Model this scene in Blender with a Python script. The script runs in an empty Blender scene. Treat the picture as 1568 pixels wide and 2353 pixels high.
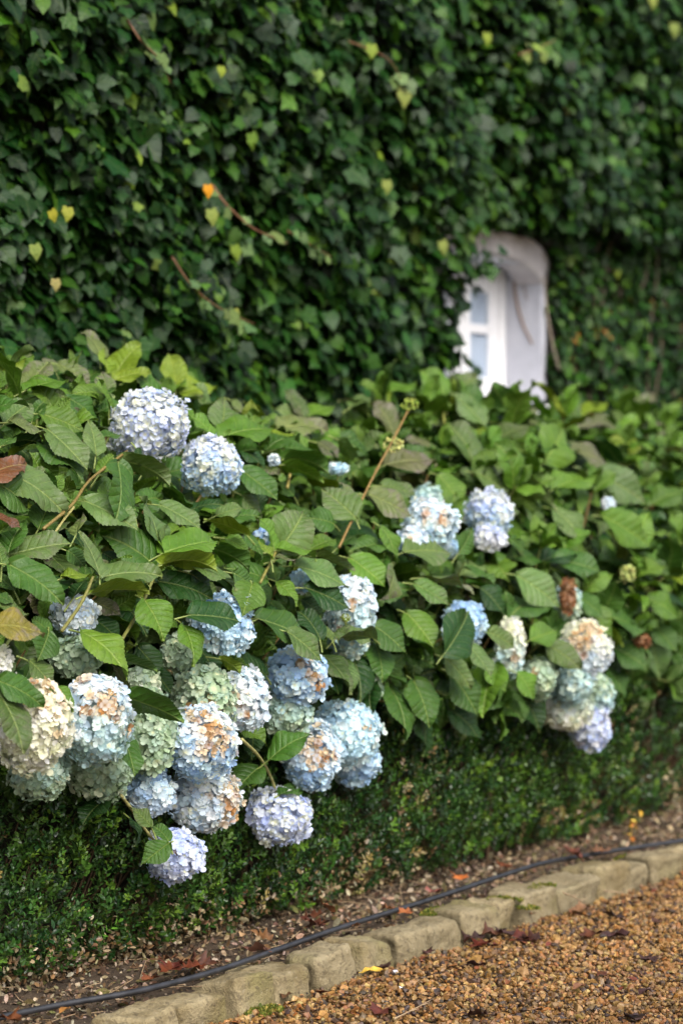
import bpy, bmesh, math, random
import numpy as np
from mathutils import Vector, Matrix, Euler

SC = bpy.context.scene
COL = SC.collection
rng = np.random.default_rng(7)
random.seed(7)

# ------------------------------------------------------------------ camera, sky, sun, exposure
# world axes: x runs along the house wall, y runs from the drive towards the wall, z up
CAM_H = 1.27
YAW, PITCH = math.radians(33.4), math.radians(-0.94)
cam_d = bpy.data.cameras.new("camera")
cam = bpy.data.objects.new("camera", cam_d)
COL.objects.link(cam)
cam.location = (0, 0, CAM_H)
cam.rotation_euler = (math.pi / 2 + PITCH, 0, YAW - math.pi / 2)
cam_d.sensor_fit = 'VERTICAL'
cam_d.sensor_height = 36.0
cam_d.lens = 85.0
cam_d.clip_end = 500.0
cam_d.dof.use_dof = True
cam_d.dof.focus_distance = 5.75
cam_d.dof.aperture_fstop = 2.3
cam_d.dof.aperture_blades = 9
SC.camera = cam

SUN_EL, SUN_AZ = math.radians(44), math.radians(210)    # azimuth clockwise from +y
w = bpy.data.worlds.new("World")
SC.world = w
w.use_nodes = True
wn = w.node_tree.nodes
bg = wn["Background"]
sky = wn.new("ShaderNodeTexSky")
sky.sky_type = 'NISHITA'
sky.sun_disc = False
sky.sun_elevation = SUN_EL
sky.sun_rotation = SUN_AZ
sky.dust_density = 4.0
sky.air_density = 1.0
sky.ozone_density = 1.0
hs = wn.new("ShaderNodeHueSaturation")
hs.inputs["Saturation"].default_value = 0.55
w.node_tree.links.new(sky.outputs[0], hs.inputs["Color"])
# overcast: the cloud cover is about three times as bright overhead as at the horizon
geo = wn.new("ShaderNodeTexCoord"); sxyz = wn.new("ShaderNodeSeparateXYZ"); mr = wn.new("ShaderNodeMapRange"); mul = wn.new("ShaderNodeMix")
mul.data_type = 'RGBA'; mul.blend_type = 'MULTIPLY'; mul.inputs[0].default_value = 1.0
mr.inputs[1].default_value = 0.0; mr.inputs[2].default_value = 1.0; mr.inputs[3].default_value = 0.70; mr.inputs[4].default_value = 1.35
LK = w.node_tree.links.new
LK(geo.outputs["Generated"], sxyz.inputs[0]); LK(sxyz.outputs[2], mr.inputs[0]); LK(hs.outputs[0], mul.inputs[6]); LK(mr.outputs[0], mul.inputs[7])
LK(mul.outputs[2], bg.inputs["Color"])
bg.inputs["Strength"].default_value = 0.15

sun_d = bpy.data.lights.new("sun", 'SUN')
sun_d.energy = 1.35
sun_d.angle = math.radians(32)
sun_d.color = (1.0, 0.96, 0.9)
sun = bpy.data.objects.new("sun", sun_d)
COL.objects.link(sun)
_sd = Vector((math.sin(SUN_AZ) * math.cos(SUN_EL), math.cos(SUN_AZ) * math.cos(SUN_EL), math.sin(SUN_EL)))
sun.rotation_euler = _sd.to_track_quat('Z', 'Y').to_euler()

SC.view_settings.view_transform = 'Standard'
SC.view_settings.look = 'None'
SC.view_settings.exposure = 1.04
SC.view_settings.gamma = 1.0
SC.view_settings.use_curve_mapping = False
SC.render.engine = 'CYCLES'
SC.cycles.max_bounces = 6
SC.cycles.diffuse_bounces = 2
SC.cycles.glossy_bounces = 2
SC.cycles.transmission_bounces = 3
SC.cycles.transparent_max_bounces = 6

# ------------------------------------------------------------------ camera geometry, used to read places off the photograph
CM = np.array(Euler(cam.rotation_euler).to_matrix())
C_RIGHT, C_UP, C_FWD = CM[:, 0], CM[:, 1], -CM[:, 2]
C_POS = np.array([0, 0, CAM_H])
FPX = 85.0 / 36.0 * 2352.0

def ray(px, py):
    return C_RIGHT * ((px - 784) / FPX) + C_UP * ((1176 - py) / FPX) + C_FWD

def at_v(px, py, v):
    r = ray(px, py)
    return C_POS + r * (v / r[1])

def at_z(px, py, z):
    r = ray(px, py)
    return C_POS + r * ((z - CAM_H) / r[2])

def depth(p):
    return float((np.asarray(p) - C_POS) @ C_FWD)

def nrm(a):
    a = np.asarray(a, float)
    return a / np.maximum(np.linalg.norm(a, axis=-1, keepdims=True), 1e-9)

# ------------------------------------------------------------------ tagging
def tag(o, label=None, cat=None, group=None, kind=None):
    if label: o["label"] = label
    if cat: o["category"] = cat
    if group: o["group"] = group
    if kind: o["kind"] = kind
    return o

def empty(name, loc, label=None, cat=None, group=None):
    o = bpy.data.objects.new(name, None)
    o.empty_display_size = 0.1
    COL.objects.link(o)
    o.location = loc
    return tag(o, label, cat, group)

# ------------------------------------------------------------------ mesh accumulation
class Tmpl:
    def __init__(s, v, f, lc=None, c=None):
        s.v = np.array(v, float)
        s.loops = np.array([i for q in f for i in q], np.int64)
        s.sizes = np.array([len(q) for q in f], np.int64)
        s.lc = np.zeros((len(s.v), 2)) if lc is None else np.array(lc, float)
        s.c = c                                 # optional per-vertex blend weight (0..1)

class Buf:
    def __init__(s):
        s.v, s.l, s.n, s.lc, s.col, s.m, s.sm = [], [], [], [], [], [], []
        s.nv = 0

    def add(s, t, R, T, col, mat=0, rnd=None, smooth=True, col2=None):
        """R (M,3,3) columns are the axes times scale, T (M,3), col (M,4); col2 where the template's weight is 1"""
        R, T = np.asarray(R, float), np.asarray(T, float)
        M, n = len(T), len(t.v)
        if M == 0: return
        V = np.einsum('mij,nj->mni', R, t.v) + T[:, None, :]
        s.v.append(V.reshape(-1, 3))
        off = s.nv + np.arange(M)[:, None] * n
        s.l.append((t.loops[None, :] + off).ravel())
        s.n.append(np.tile(t.sizes, M))
        if rnd is None: rnd = rng.random(M)
        lc = np.empty((M, n, 3)); lc[:, :, :2] = t.lc[None]; lc[:, :, 2] = np.asarray(rnd)[:, None]
        s.lc.append(lc.reshape(-1, 3))
        col = np.asarray(col, float)
        if col.shape[1] == 3: col = np.concatenate([col, np.zeros((M, 1))], 1)
        C = np.repeat(col[:, None, :], n, 1)
        if col2 is not None and t.c is not None:
            c2 = np.asarray(col2, float)
            if c2.shape[1] == 3: c2 = np.concatenate([c2, np.zeros((M, 1))], 1)
            k = np.asarray(t.c)[None, :, None]
            C = C * (1 - k) + c2[:, None, :] * k
        s.col.append(C.reshape(-1, 4))
        s.m.append(np.full(M * len(t.sizes), mat)); s.sm.append(np.full(M * len(t.sizes), smooth))
        s.nv += M * n

    def tube(s, pts, rad, col, mat=0, seg=7, cap=True):
        pts = np.asarray(pts, float); k = len(pts)
        rad = np.broadcast_to(np.asarray(rad, float), (k,))
        tan = nrm(np.gradient(pts, axis=0))
        a = np.array([0.0, 0, 1]) if abs(tan[0][2]) < .9 else np.array([1.0, 0, 0])
        vs, lc = [], []
        for i in range(k):
            a = nrm(a - tan[i] * (a @ tan[i])); b = np.cross(tan[i], a)
            for j in range(seg):
                th = 2 * math.pi * j / seg
                vs.append(pts[i] + rad[i] * (a * math.cos(th) + b * math.sin(th)))
                lc.append((j / seg, i / k))
        fs = [(i * seg + j, i * seg + (j + 1) % seg, (i + 1) * seg + (j + 1) % seg, (i + 1) * seg + j)
              for i in range(k - 1) for j in range(seg)]
        if cap:
            fs += [tuple(range(seg))[::-1], tuple((k - 1) * seg + j for j in range(seg))]
        c = list(col) + [0] * (4 - len(col))
        s.add(Tmpl(vs, fs, lc), [np.eye(3)], [[0, 0, 0]], [c], mat)

    def build(s, name, mats, parent=None, origin=None):
        V = np.concatenate(s.v); L = np.concatenate(s.l); N = np.concatenate(s.n)
        org = np.zeros(3)
        if parent is not None: org = np.array(parent.location)
        elif origin is not None: org = np.array(origin, float)
        me = bpy.data.meshes.new(name)
        me.vertices.add(len(V)); me.loops.add(len(L)); me.polygons.add(len(N))
        me.vertices.foreach_set("co", (V - org).ravel().astype(np.float32))
        me.loops.foreach_set("vertex_index", L.astype(np.int32))
        me.polygons.foreach_set("loop_start", np.concatenate([[0], np.cumsum(N)[:-1]]).astype(np.int32))
        me.polygons.foreach_set("material_index", np.concatenate(s.m).astype(np.int32))
        me.polygons.foreach_set("use_smooth", np.concatenate(s.sm).astype(bool))
        me.update(calc_edges=True)
        a = me.attributes.new("lc", 'FLOAT_VECTOR', 'POINT'); a.data.foreach_set("vector", np.concatenate(s.lc).ravel().astype(np.float32))
        a = me.attributes.new("col", 'FLOAT_COLOR', 'POINT'); a.data.foreach_set("color", np.concatenate(s.col).ravel().astype(np.float32))
        for m in (mats if isinstance(mats, (list, tuple)) else [mats]): me.materials.append(m)
        me.validate()
        o = bpy.data.objects.new(name, me)
        COL.objects.link(o)
        if parent is not None: o.parent = parent
        else: o.location = org
        return o

def frames(d, n, sx, sy=None, sz=None):
    """frames with y along d, z near n"""
    d = nrm(d); x = nrm(np.cross(d, n)); z = np.cross(x, d)
    sx = np.asarray(sx, float); sy = sx if sy is None else np.asarray(sy, float); sz = sx if sz is None else np.asarray(sz, float)
    return np.stack([x * sx[:, None], d * sy[:, None], z * sz[:, None]], axis=2)

def wob(p, freq, seed=0, n=5):
    """smooth pseudo noise in -1..1 from sums of sines"""
    r = np.random.default_rng(seed); p = np.asarray(p, float); out = np.zeros(p.shape[:-1])
    for i in range(n):
        k = r.normal(size=p.shape[-1]); k = k / np.linalg.norm(k) * freq * (0.6 + 0.5 * i)
        out += np.sin(p @ k + r.random() * 6.28) / (1 + .5 * i)
    return out / 2.0

def spline(pts, n):
    pts = np.asarray(pts, float); m = len(pts)
    P = np.vstack([2 * pts[0] - pts[1], pts, 2 * pts[-1] - pts[-2]])
    out = []
    for t in np.linspace(0, m - 1 - 1e-6, n):
        i = int(t); f = t - i
        a, b, c, d = P[i], P[i + 1], P[i + 2], P[i + 3]
        out.append(.5 * (2 * b + (c - a) * f + (2 * a - 5 * b + 4 * c - d) * f * f + (3 * b - a - 3 * c + d) * f ** 3))
    return np.array(out)

# ------------------------------------------------------------------ materials
class NT:
    def __init__(s, name):
        s.mat = bpy.data.materials.new(name); s.mat.use_nodes = True
        s.t = s.mat.node_tree; s.t.nodes.clear()
        s.out = s.t.nodes.new("ShaderNodeOutputMaterial")
    def n(s, typ, **kw):
        x = s.t.nodes.new("ShaderNode" + typ)
        for k, v in kw.items(): setattr(x, k, v)
        return x
    def link(s, a, b): s.t.links.new(a, b)
    def put(s, sock, v):
        if isinstance(v, bpy.types.NodeSocket): s.link(v, sock)
        elif isinstance(v, (tuple, list)) and len(v) == 3 and sock.type == 'RGBA': sock.default_value = (*v, 1)
        else: sock.default_value = v
    def m(s, op, a, b=0.0, c=0.0):
        x = s.n("Math", operation=op)
        s.put(x.inputs[0], a); s.put(x.inputs[1], b); s.put(x.inputs[2], c)
        return x.outputs[0]
    def ramp(s, v, a, b, lo=0.0, hi=1.0, smooth=True):
        x = s.n("MapRange", interpolation_type='SMOOTHSTEP' if smooth else 'LINEAR')
        for i, q in enumerate((v, a, b, lo, hi)): s.put(x.inputs[i], q)
        return x.outputs[0]
    def mix(s, f, a, b, mode='MIX'):
        x = s.n("Mix", data_type='RGBA', blend_type=mode)
        s.put(x.inputs[0], f); s.put(x.inputs[6], a); s.put(x.inputs[7], b)
        return x.outputs[2]
    def noise(s, vec, scale, detail=3, rough=.55):
        x = s.n("TexNoise"); x.inputs["Scale"].default_value = scale; x.inputs["Detail"].default_value = detail; x.inputs["Roughness"].default_value = rough
        if vec is not None: s.link(vec, x.inputs["Vector"])
        return x.outputs["Fac"]
    def attr(s, name): return s.n("Attribute", attribute_name=name)
    def obj(s): return s.n("TexCoord").outputs["Object"]
    def bump(s, h, strength=.3, dist=.01):
        x = s.n("Bump"); x.inputs["Strength"].default_value = strength; x.inputs["Distance"].default_value = dist
        s.link(h, x.inputs["Height"]); return x.outputs[0]
    def bsdf(s, col, rough=.5, spec=.5, normal=None, metallic=0.0):
        x = s.n("BsdfPrincipled"); s.put(x.inputs["Base Color"], col); s.put(x.inputs["Roughness"], rough)
        s.put(x.inputs["Specular IOR Level"], spec); s.put(x.inputs["Metallic"], metallic)
        if normal is not None: s.link(normal, x.inputs["Normal"])
        return x.outputs[0]
    def finish(s, sh): s.link(sh, s.out.inputs["Surface"]); return s.mat
    def with_trans(s, sh, col, f, normal=None):
        t = s.n("BsdfTranslucent"); s.put(t.inputs[0], col)
        if normal is not None: s.link(normal, t.inputs["Normal"])
        m = s.n("MixShader"); m.inputs[0].default_value = f
        s.link(sh, m.inputs[1]); s.link(t.outputs[0], m.inputs[2]); return m.outputs[0]

def leaf_material(name, veins=7.5, rough=.42, spec=.45, trans=.22, spots=True, bump=.5, vein_mix=.55):
    N = NT(name)
    lc = N.attr("lc").outputs["Vector"]; ca = N.attr("col")
    sp = N.n("SeparateXYZ"); N.link(lc, sp.inputs[0]); x, y, r = sp.outputs
    ax = N.m('ABSOLUTE', x)
    mid = N.ramp(ax, .004, .021, 1, 0)
    ph = N.m('MULTIPLY', N.m('SUBTRACT', y, N.m('MULTIPLY', ax, N.m('SUBTRACT', .95, N.m('MULTIPLY', ax, .9)))), veins)
    fr = N.m('MULTIPLY', N.m('ABSOLUTE', N.m('SUBTRACT', N.m('FRACT', ph), .5)), 2.0)
    lat = N.ramp(fr, .86, 1.0, 0, 1)
    vein = N.m('MAXIMUM', mid, N.m('MULTIPLY', lat, .38))
    cx = N.n("CombineXYZ"); N.link(x, cx.inputs[0]); N.link(y, cx.inputs[1]); N.link(N.m('MULTIPLY', r, 37.0), cx.inputs[2])
    v3 = cx.outputs[0]
    n1 = N.noise(v3, 4.0, 3); n2 = N.noise(v3, 30.0, 2); n3 = N.noise(v3, 9.0, 4, .65)
    base = N.mix(N.ramp(n1, .3, .7), ca.outputs["Color"], N.mix(1.0, ca.outputs["Color"], (.72, .80, .7), 'MULTIPLY'))
    base = N.mix(N.m('MULTIPLY', vein, vein_mix), base, N.mix(.5, N.mix(1.0, base, (1.9, 1.7, 1.5), 'MULTIPLY'), (.26, .30, .09)))
    if spots:
        age = ca.outputs["Alpha"]
        pur = N.m('MULTIPLY', N.m('MULTIPLY', age, .75), N.ramp(N.m('ADD', N.m('ADD', n3, N.m('MULTIPLY', ax, .5)), N.m('MULTIPLY', N.m('SUBTRACT', y, .5), .38)), .54, .72))
        base = N.mix(pur, base, N.mix(N.ramp(n1, .35, .65), (.125, .098, .095), (.150, .130, .105)))
        sp2 = N.m('MULTIPLY', N.ramp(n3, .69, .73), N.m('ADD', .35, N.m('MULTIPLY', age, .6)))
        base = N.mix(sp2, base, (.07, .035, .02))
    h = N.m('ADD', N.m('MULTIPLY', N.m('POWER', fr, 2.5), -.5), N.m('ADD', N.m('MULTIPLY', n2, .55), N.m('MULTIPLY', n3, .6)))
    h = N.m('SUBTRACT', h, N.m('MULTIPLY', mid, .6))
    nb = N.bump(h, bump, .006)
    rg = N.m('ADD', rough, N.m('MULTIPLY', n1, .18))
    sh = N.bsdf(base, rg, spec, nb)
    return N.finish(N.with_trans(sh, N.mix(1.0, base, (1.25, 1.35, .6), 'MULTIPLY'), trans, nb))

def petal_material():
    N = NT("hydrangea_petal")
    ca = N.attr("col"); n = N.noise(N.obj(), 160, 2)
    c = N.mix(N.m('MULTIPLY', n, .35), ca.outputs["Color"], N.mix(1.0, ca.outputs["Color"], (.8, .84, .9), 'MULTIPLY'))
    sh = N.bsdf(c, .62, .25)
    return N.finish(N.with_trans(sh, c, .46))

def attr_material(name, rough=.6, spec=.3, noise_scale=60.0, lo=(.6, .6, .6), bump=0.3, dist=.004, trans=0.0, detail=4):
    N = NT(name)
    ca = N.attr("col"); n = N.noise(N.obj(), noise_scale, detail)
    c = N.mix(N.ramp(n, .35, .7), ca.outputs["Color"], N.mix(1.0, ca.outputs["Color"], lo, 'MULTIPLY'))
    sh = N.bsdf(c, rough, spec, N.bump(n, bump, dist))
    if trans: sh = N.with_trans(sh, c, trans)
    return N.finish(sh)

M_HLEAF = leaf_material("hydrangea_leaf", trans=.13, rough=.34, spec=.24, bump=.65)
M_IVY = leaf_material("ivy_leaf", veins=3.2, rough=.26, spec=.16, trans=.06, spots=False, bump=.25, vein_mix=.3)
M_BOX = attr_material("box_leaf", .34, .5, 90, (.75, .8, .7), .1, .002, .12, 1)
M_PETAL = petal_material()
M_STEM = attr_material("green_woody_stem", .55, .35, 120, (.65, .6, .5), .3, .002)
M_DEAD = attr_material("dead_leaf", .5, .4, 45, (.5, .45, .42), .4, .004, .12)
M_GRAVEL = attr_material("gravel_pebble", .5, .35, 130, (.62, .58, .55), .4, .002, 0, 3)
M_LITTER = attr_material("litter_flake", .7, .25, 150, (.65, .6, .55), .2, .002, 0, 1)
M_MOSS = attr_material("moss", .8, .15, 200, (.5, .55, .4), .3, .002, .1, 1)

def simple_noise(name, c1, c2, scale, rough=.8, bump=.4, dist=.01, spec=.3, detail=6):
    N = NT(name); n = N.noise(N.obj(), scale, detail); n2 = N.noise(N.obj(), scale * 6, 4)
    c = N.mix(N.ramp(n, .3, .7), c1, c2)
    c = N.mix(N.m('MULTIPLY', n2, .4), c, N.mix(1.0, c, (.5, .5, .5), 'MULTIPLY'))
    return N.finish(N.bsdf(c, rough, spec, N.bump(N.m('ADD', n, N.m('MULTIPLY', n2, .5)), bump, dist)))

M_SOIL = simple_noise("soil", (.035, .023, .014), (.075, .052, .032), 14, .9, .8, .02)
M_GBASE = simple_noise("gravel_bed", (.10, .06, .03), (.22, .14, .07), 90, .9, .9, .01)
M_WALL = simple_noise("dark_rendered_wall", (.05, .045, .04), (.09, .08, .07), 6, .9, .4, .01)
M_PAINT = simple_noise("white_gloss_paint", (.80, .80, .82), (.76, .76, .79), 7, .35, .05, .002, .5)
M_REVEAL = simple_noise("white_limewash", (.52, .53, .59), (.43, .44, .50), 5, .8, .35, .01)
M_LINTEL = simple_noise("pinkish_lintel_stone", (.60, .57, .58), (.48, .45, .47), 9, .85, .5, .01)
M_CURTAIN = simple_noise("pale_curtain", (.60, .63, .72), (.46, .49, .58), 5, .9, .2, .01)
M_ROOM = simple_noise("dim_room", (.12, .12, .14), (.08, .08, .1), 3, .9, .1, .01)
M_HOSE = simple_noise("black_rubber", (.012, .012, .014), (.03, .03, .034), 30, .38, .08, .002, .5)
M_TWIG = simple_noise("dry_twig", (.36, .26, .15), (.22, .15, .09), 60, .8, .3, .002)

def stone_material():
    N = NT("kerb_sandstone")
    o = N.n("TexCoord").outputs["Object"]
    inf = N.n("ObjectInfo"); rv = inf.outputs["Random"]
    ad = N.n("VectorMath", operation='ADD'); N.link(o, ad.inputs[0])
    cx = N.n("CombineXYZ"); N.link(N.m('MULTIPLY', rv, 50.0), cx.inputs[0]); N.link(cx.outputs[0], ad.inputs[1])
    v = ad.outputs[0]
    a = N.noise(v, 9, 6, .6); b = N.noise(v, 55, 6, .7); d = N.noise(v, 4, 3); e = N.noise(v, 190, 3)
    c = N.mix(N.ramp(a, .3, .7), (.155, .115, .050), (.30, .245, .14))
    c = N.mix(N.m('MULTIPLY', rv, .45), c, (.20, .17, .11))
    c = N.mix(N.ramp(d, .48, .68, 0, .7), c, (.17, .15, .055))       # algae stain
    c = N.mix(N.ramp(b, .50, .66, 0, .75), c, (.085, .065, .04))       # pits and grime
    c = N.mix(N.ramp(b, .42, .30, 0, .35), c, (.38, .33, .24))
    h = N.m('ADD', N.m('MULTIPLY', a, .9), N.m('ADD', N.m('MULTIPLY', b, .6), N.m('MULTIPLY', e, .2)))
    return N.finish(N.bsdf(c, .82, .25, N.bump(h, 1.0, .016)))
M_STONE = stone_material()

def glass_material():
    N = NT("window_glass")
    g = N.n("BsdfGlossy"); g.inputs["Roughness"].default_value = .03
    t = N.n("BsdfTransparent"); t.inputs[0].default_value = (.9, .93, .95, 1)
    fr = N.n("Fresnel"); fr.inputs[0].default_value = 1.5
    mx = N.n("MixShader"); N.link(N.m('MULTIPLY', fr.outputs[0], N.m('SUBTRACT', 1.0, N.n('NewGeometry').outputs['Backfacing'])), mx.inputs[0])
    N.link(t.outputs[0], mx.inputs[1]); N.link(g.outputs[0], mx.inputs[2])
    return N.finish(mx.outputs[0])
M_GLASS = glass_material()

# ------------------------------------------------------------------ simple solids
def box_bm(bm, lo, hi, bevel=0.0):
    r = bmesh.ops.create_cube(bm, size=1)
    vs = r["verts"]
    for v in vs:
        v.co = Vector([lo[i] + (v.co[i] + .5) * (hi[i] - lo[i]) for i in range(3)])
    if bevel:
        es = {e for v in vs for e in v.link_edges}
        bmesh.ops.bevel(bm, geom=list(es), offset=bevel, segments=2, affect='EDGES', profile=.6)

def bm_obj(name, bm, mats, parent=None, origin=(0, 0, 0), smooth=False):
    me = bpy.data.meshes.new(name)
    org = Vector(parent.matrix_world.translation) if parent is not None else Vector(origin)
    if parent is not None:
        org = Vector(parent.location); q = parent.parent
        while q is not None: org += q.location; q = q.parent
    bmesh.ops.translate(bm, vec=-org, verts=bm.verts)
    bm.normal_update(); bm.to_mesh(me); bm.free()
    if smooth:
        for p in me.polygons: p.use_smooth = True
    for m in (mats if isinstance(mats, (list, tuple)) else [mats]): me.materials.append(m)
    o = bpy.data.objects.new(name, me); COL.objects.link(o)
    if parent is not None: o.parent = parent
    else: o.location = origin
    return o

def boxes(name, lst, mat, parent=None, bevel=.004, origin=(0, 0, 0)):
    bm = bmesh.new()
    for lo, hi in lst: box_bm(bm, lo, hi, bevel)
    return bm_obj(name, bm, mat, parent, origin)

# ------------------------------------------------------------------ ground
def grid_obj(name, x0, x1, y0, y1, nx, ny, zf, mat):
    X, Y = np.meshgrid(np.linspace(x0, x1, nx), np.linspace(y0, y1, ny), indexing='ij')
    Z = zf(X, Y)
    v = np.stack([X, Y, Z], -1).reshape(-1, 3)
    f = [(i * ny + j, (i + 1) * ny + j, (i + 1) * ny + j + 1, i * ny + j + 1) for i in range(nx - 1) for j in range(ny - 1)]
    me = bpy.data.meshes.new(name); me.from_pydata(v.tolist(), [], f)
    for p in me.polygons: p.use_smooth = True
    me.materials.append(mat)
    o = bpy.data.objects.new(name, me); COL.objects.link(o); return o

KERB_V, KERB_BACK = 3.30, 3.435
tag(grid_obj("ground", -150, 150, -150, 150, 3, 3, lambda X, Y: X * 0 - .03, M_GBASE), kind="structure")
tag(grid_obj("gravel_bed", -2, 16, -3, KERB_V + .02, 60, 30, lambda X, Y: X * 0 - .012, M_GBASE), kind="structure")
def soil_z(X, Y):
    p = np.stack([X, Y], -1)
    return .045 + .010 * wob(p, 9, 3) + .006 * wob(p, 30, 4) + .03 * np.clip((Y - 3.6) / .5, 0, 1)
tag(grid_obj("soil", 1.5, 14, KERB_BACK - .03, 5.2, 420, 60, soil_z, M_SOIL), kind="structure")

# ------------------------------------------------------------------ house with its window
WALL_V = 5.0
WX0, WX1, WZ0, WZ1 = 8.34, 9.13, 1.56, 2.17
REC = .16
house = empty("house", (8.6, WALL_V, 0), "house wall smothered in ivy with one small white window", "house")
boxes("wall", [((-1, WALL_V, 0), (WX0 - .004, WALL_V + .36, 6.2)), ((WX1 + .004, WALL_V, 0), (18, WALL_V + .36, 6.2)),
               ((WX0 - .004, WALL_V, 0), (WX1 + .004, WALL_V + .36, WZ0 - .1)), ((WX0 - .004, WALL_V, WZ1 + .16), (WX1 + .004, WALL_V + .36, 6.2))],
      M_WALL, house, 0)
# lintel stone, rough pinkish block above the window, standing proud
def rough_block(name, lo, hi, mat, parent=None, seed=0, amp=.006, bevel=.015, jit=.012, cuts=5, origin=(0, 0, 0)):
    r = np.random.default_rng(seed)
    bm = bmesh.new(); bmesh.ops.create_cube(bm, size=1)
    for v in bm.verts:
        v.co = Vector([lo[i] + (v.co[i] + .5) * (hi[i] - lo[i]) + r.normal() * jit * (.5 if i == 2 else 1) for i in range(3)])
    bmesh.ops.bevel(bm, geom=bm.edges[:], offset=bevel, segments=3, affect='EDGES', profile=.55)
    bmesh.ops.triangulate(bm, faces=[f for f in bm.faces if len(f.verts) > 4])
    bmesh.ops.subdivide_edges(bm, edges=[e for e in bm.edges if e.calc_length() > .03], cuts=cuts, use_grid_fill=True)
    bm.normal_update()
    P = np.array([v.co for v in bm.verts])
    d = amp * (.8 * wob(P, 28, seed) + .7 * wob(P, 75, seed + 1) + .6 * wob(P, 170, seed + 2, 7))
    for v, k in zip(bm.verts, d): v.co += v.normal * k
    return bm_obj(name, bm, mat, parent, origin, True)
lx = [(WX0 - .10, .002), (WX1 - .36, .002), (WX1 - .22, -.010), (WX1 - .12, -.032), (WX1 - .05, -.062), (WX1 - .018, -.095), (WX1 + .048, -.095), (WX1 + .045, .02), (WX1 - .0, .055), (WX1 - .10, .095), (WX0 - .10, .115)]
bml = bmesh.new()
fl_ = bml.faces.new([bml.verts.new((x, WALL_V - .022, WZ1 + z)) for x, z in lx])
ex_ = bmesh.ops.extrude_face_region(bml, geom=[fl_])
bmesh.ops.translate(bml, vec=(0, .14, 0), verts=[v for v in ex_["geom"] if isinstance(v, bmesh.types.BMVert)])
bmesh.ops.recalc_face_normals(bml, faces=bml.faces)
bmesh.ops.bevel(bml, geom=[e for e in bml.edges if abs(e.verts[0].co.y - e.verts[1].co.y) < .01], offset=.016, segments=3, affect='EDGES', profile=.5)
bm_obj("lintel", bml, M_LINTEL, house, smooth=True)
win = empty("window", (0, 0, 0)); win.parent = house; win.location = (0, 0, 0)
WY = WALL_V + REC
boxes("reveal", [((WX1 - .012, WALL_V - .012, WZ0 - .1), (WX1 + .03, WY + .08, WZ1)), ((WX0 - .03, WALL_V - .012, WZ0 - .1), (WX0 + .012, WY + .08, WZ1)),
                 ((WX0 + .014, WALL_V + .003, WZ1 - .02), (WX1 - .014, WY + .08, WZ1 + .001))], M_REVEAL, win, .006)
fx0, fx1, fz0, fz1 = WX0 + .014, WX1 - .014, WZ0 + .002, WZ1 - .022
fr = boxes("frame", [((fx0, WY, fz0), (fx0 + .05, WY + .06, fz1)), ((fx1 - .05, WY, fz0), (fx1, WY + .06, fz1)),
                     ((fx0 + .052, WY + .002, fz1 - .05), (fx1 - .052, WY + .06, fz1)), ((fx0 + .052, WY + .002, fz0), (fx1 - .052, WY + .06, fz0 + .05)),
                     (((fx0 + fx1) / 2 - .03, WY + .004, fz0 + .052), ((fx0 + fx1) / 2 + .03, WY + .06, fz1 - .052))], M_PAINT, win, .005)
xm = (fx0 + fx1) / 2
for a, b in ((fx0 + .052, xm - .032), (xm + .032, fx1 - .052)):
    z0, z1 = fz0 + .052, fz1 - .052; zt = 1.88
    boxes("casement", [((a, WY + .008, z0), (a + .06, WY + .05, z1)), ((b - .075, WY + .008, z0), (b, WY + .05, z1)),
                       ((a + .062, WY + .010, z1 - .06), (b - .077, WY + .05, z1)), ((a + .062, WY + .010, z0), (b - .077, WY + .05, z0 + .06)),
                       ((a + .062, WY + .012, zt - .02), (b - .077, WY + .048, zt + .02))], M_PAINT, win, .006)
    boxes("pane", [((a + .055, WY + .016, z0 + .055), (b - .07, WY + .020, z1 - .055))], M_GLASS, win, 0)
boxes("sill", [((WX0 - .02, WALL_V - .07, WZ0 - .1), (WX1 + .0, WY + .08, WZ0 - .002))], M_PAINT, win, .02)
bmc = bmesh.new()
nx = 60
cv = []
for i in range(nx):
    x = WX0 + .04 + (WX1 - WX0 - .08) * i / (nx - 1); y = WY + .030 + .004 * math.sin(i * 1.3) + .003 * math.sin(i * .45)
    cv.append((bmc.verts.new((x, y, WZ0 + .03)), bmc.verts.new((x, y, WZ1 - .05))))
for i in range(nx - 1): bmc.faces.new((cv[i][0], cv[i + 1][0], cv[i + 1][1], cv[i][1]))
bm_obj("curtain", bmc, M_CURTAIN, win, smooth=True)
boxes("room_back", [((WX0 - .05, WALL_V + .37, WZ0 - .2), (WX1 + .05, WALL_V + .42, WZ1 + .2))], M_ROOM, house, 0)

# ------------------------------------------------------------------ ivy
def ivy_tmpl(lobe=1.0, bend=.2, side=.55):
    o = [(0, 0), (.20, -.11), (.40, -.07), (.42, .15), (side, .38 * lobe), (.36, .52), (.24, .70), (0, 1.0)]
    pts = o + [(-x, y) for x, y in o[-2:0:-1]]
    n = len(pts); c = (0, .36)
    allp = pts + [c, (0, .68)]
    v = []
    for x, y in allp:
        rr = abs(x)
        z = .10 * rr - bend * ((y - .2) ** 2) * (1 if y > .2 else .4) - .35 * max(0, rr - .28)
        v.append((x, y, z))
    f = [(i, (i + 1) % n, n) for i in range(n)]
    f2 = []
    for q in f:
        if q[0] in (6, 7): f2.append((q[0], q[1], n + 1))
        else: f2.append(q)
    f2 += [(6, n + 1, n), (n + 1, 8, n)]
    return Tmpl(v, f2, [(x, y) for x, y in allp])
IVY_T = [ivy_tmpl(1, .22), ivy_tmpl(.9, .45, .5), ivy_tmpl(1.1, .1, .6), ivy_tmpl(.8, .3, .42)]

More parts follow.
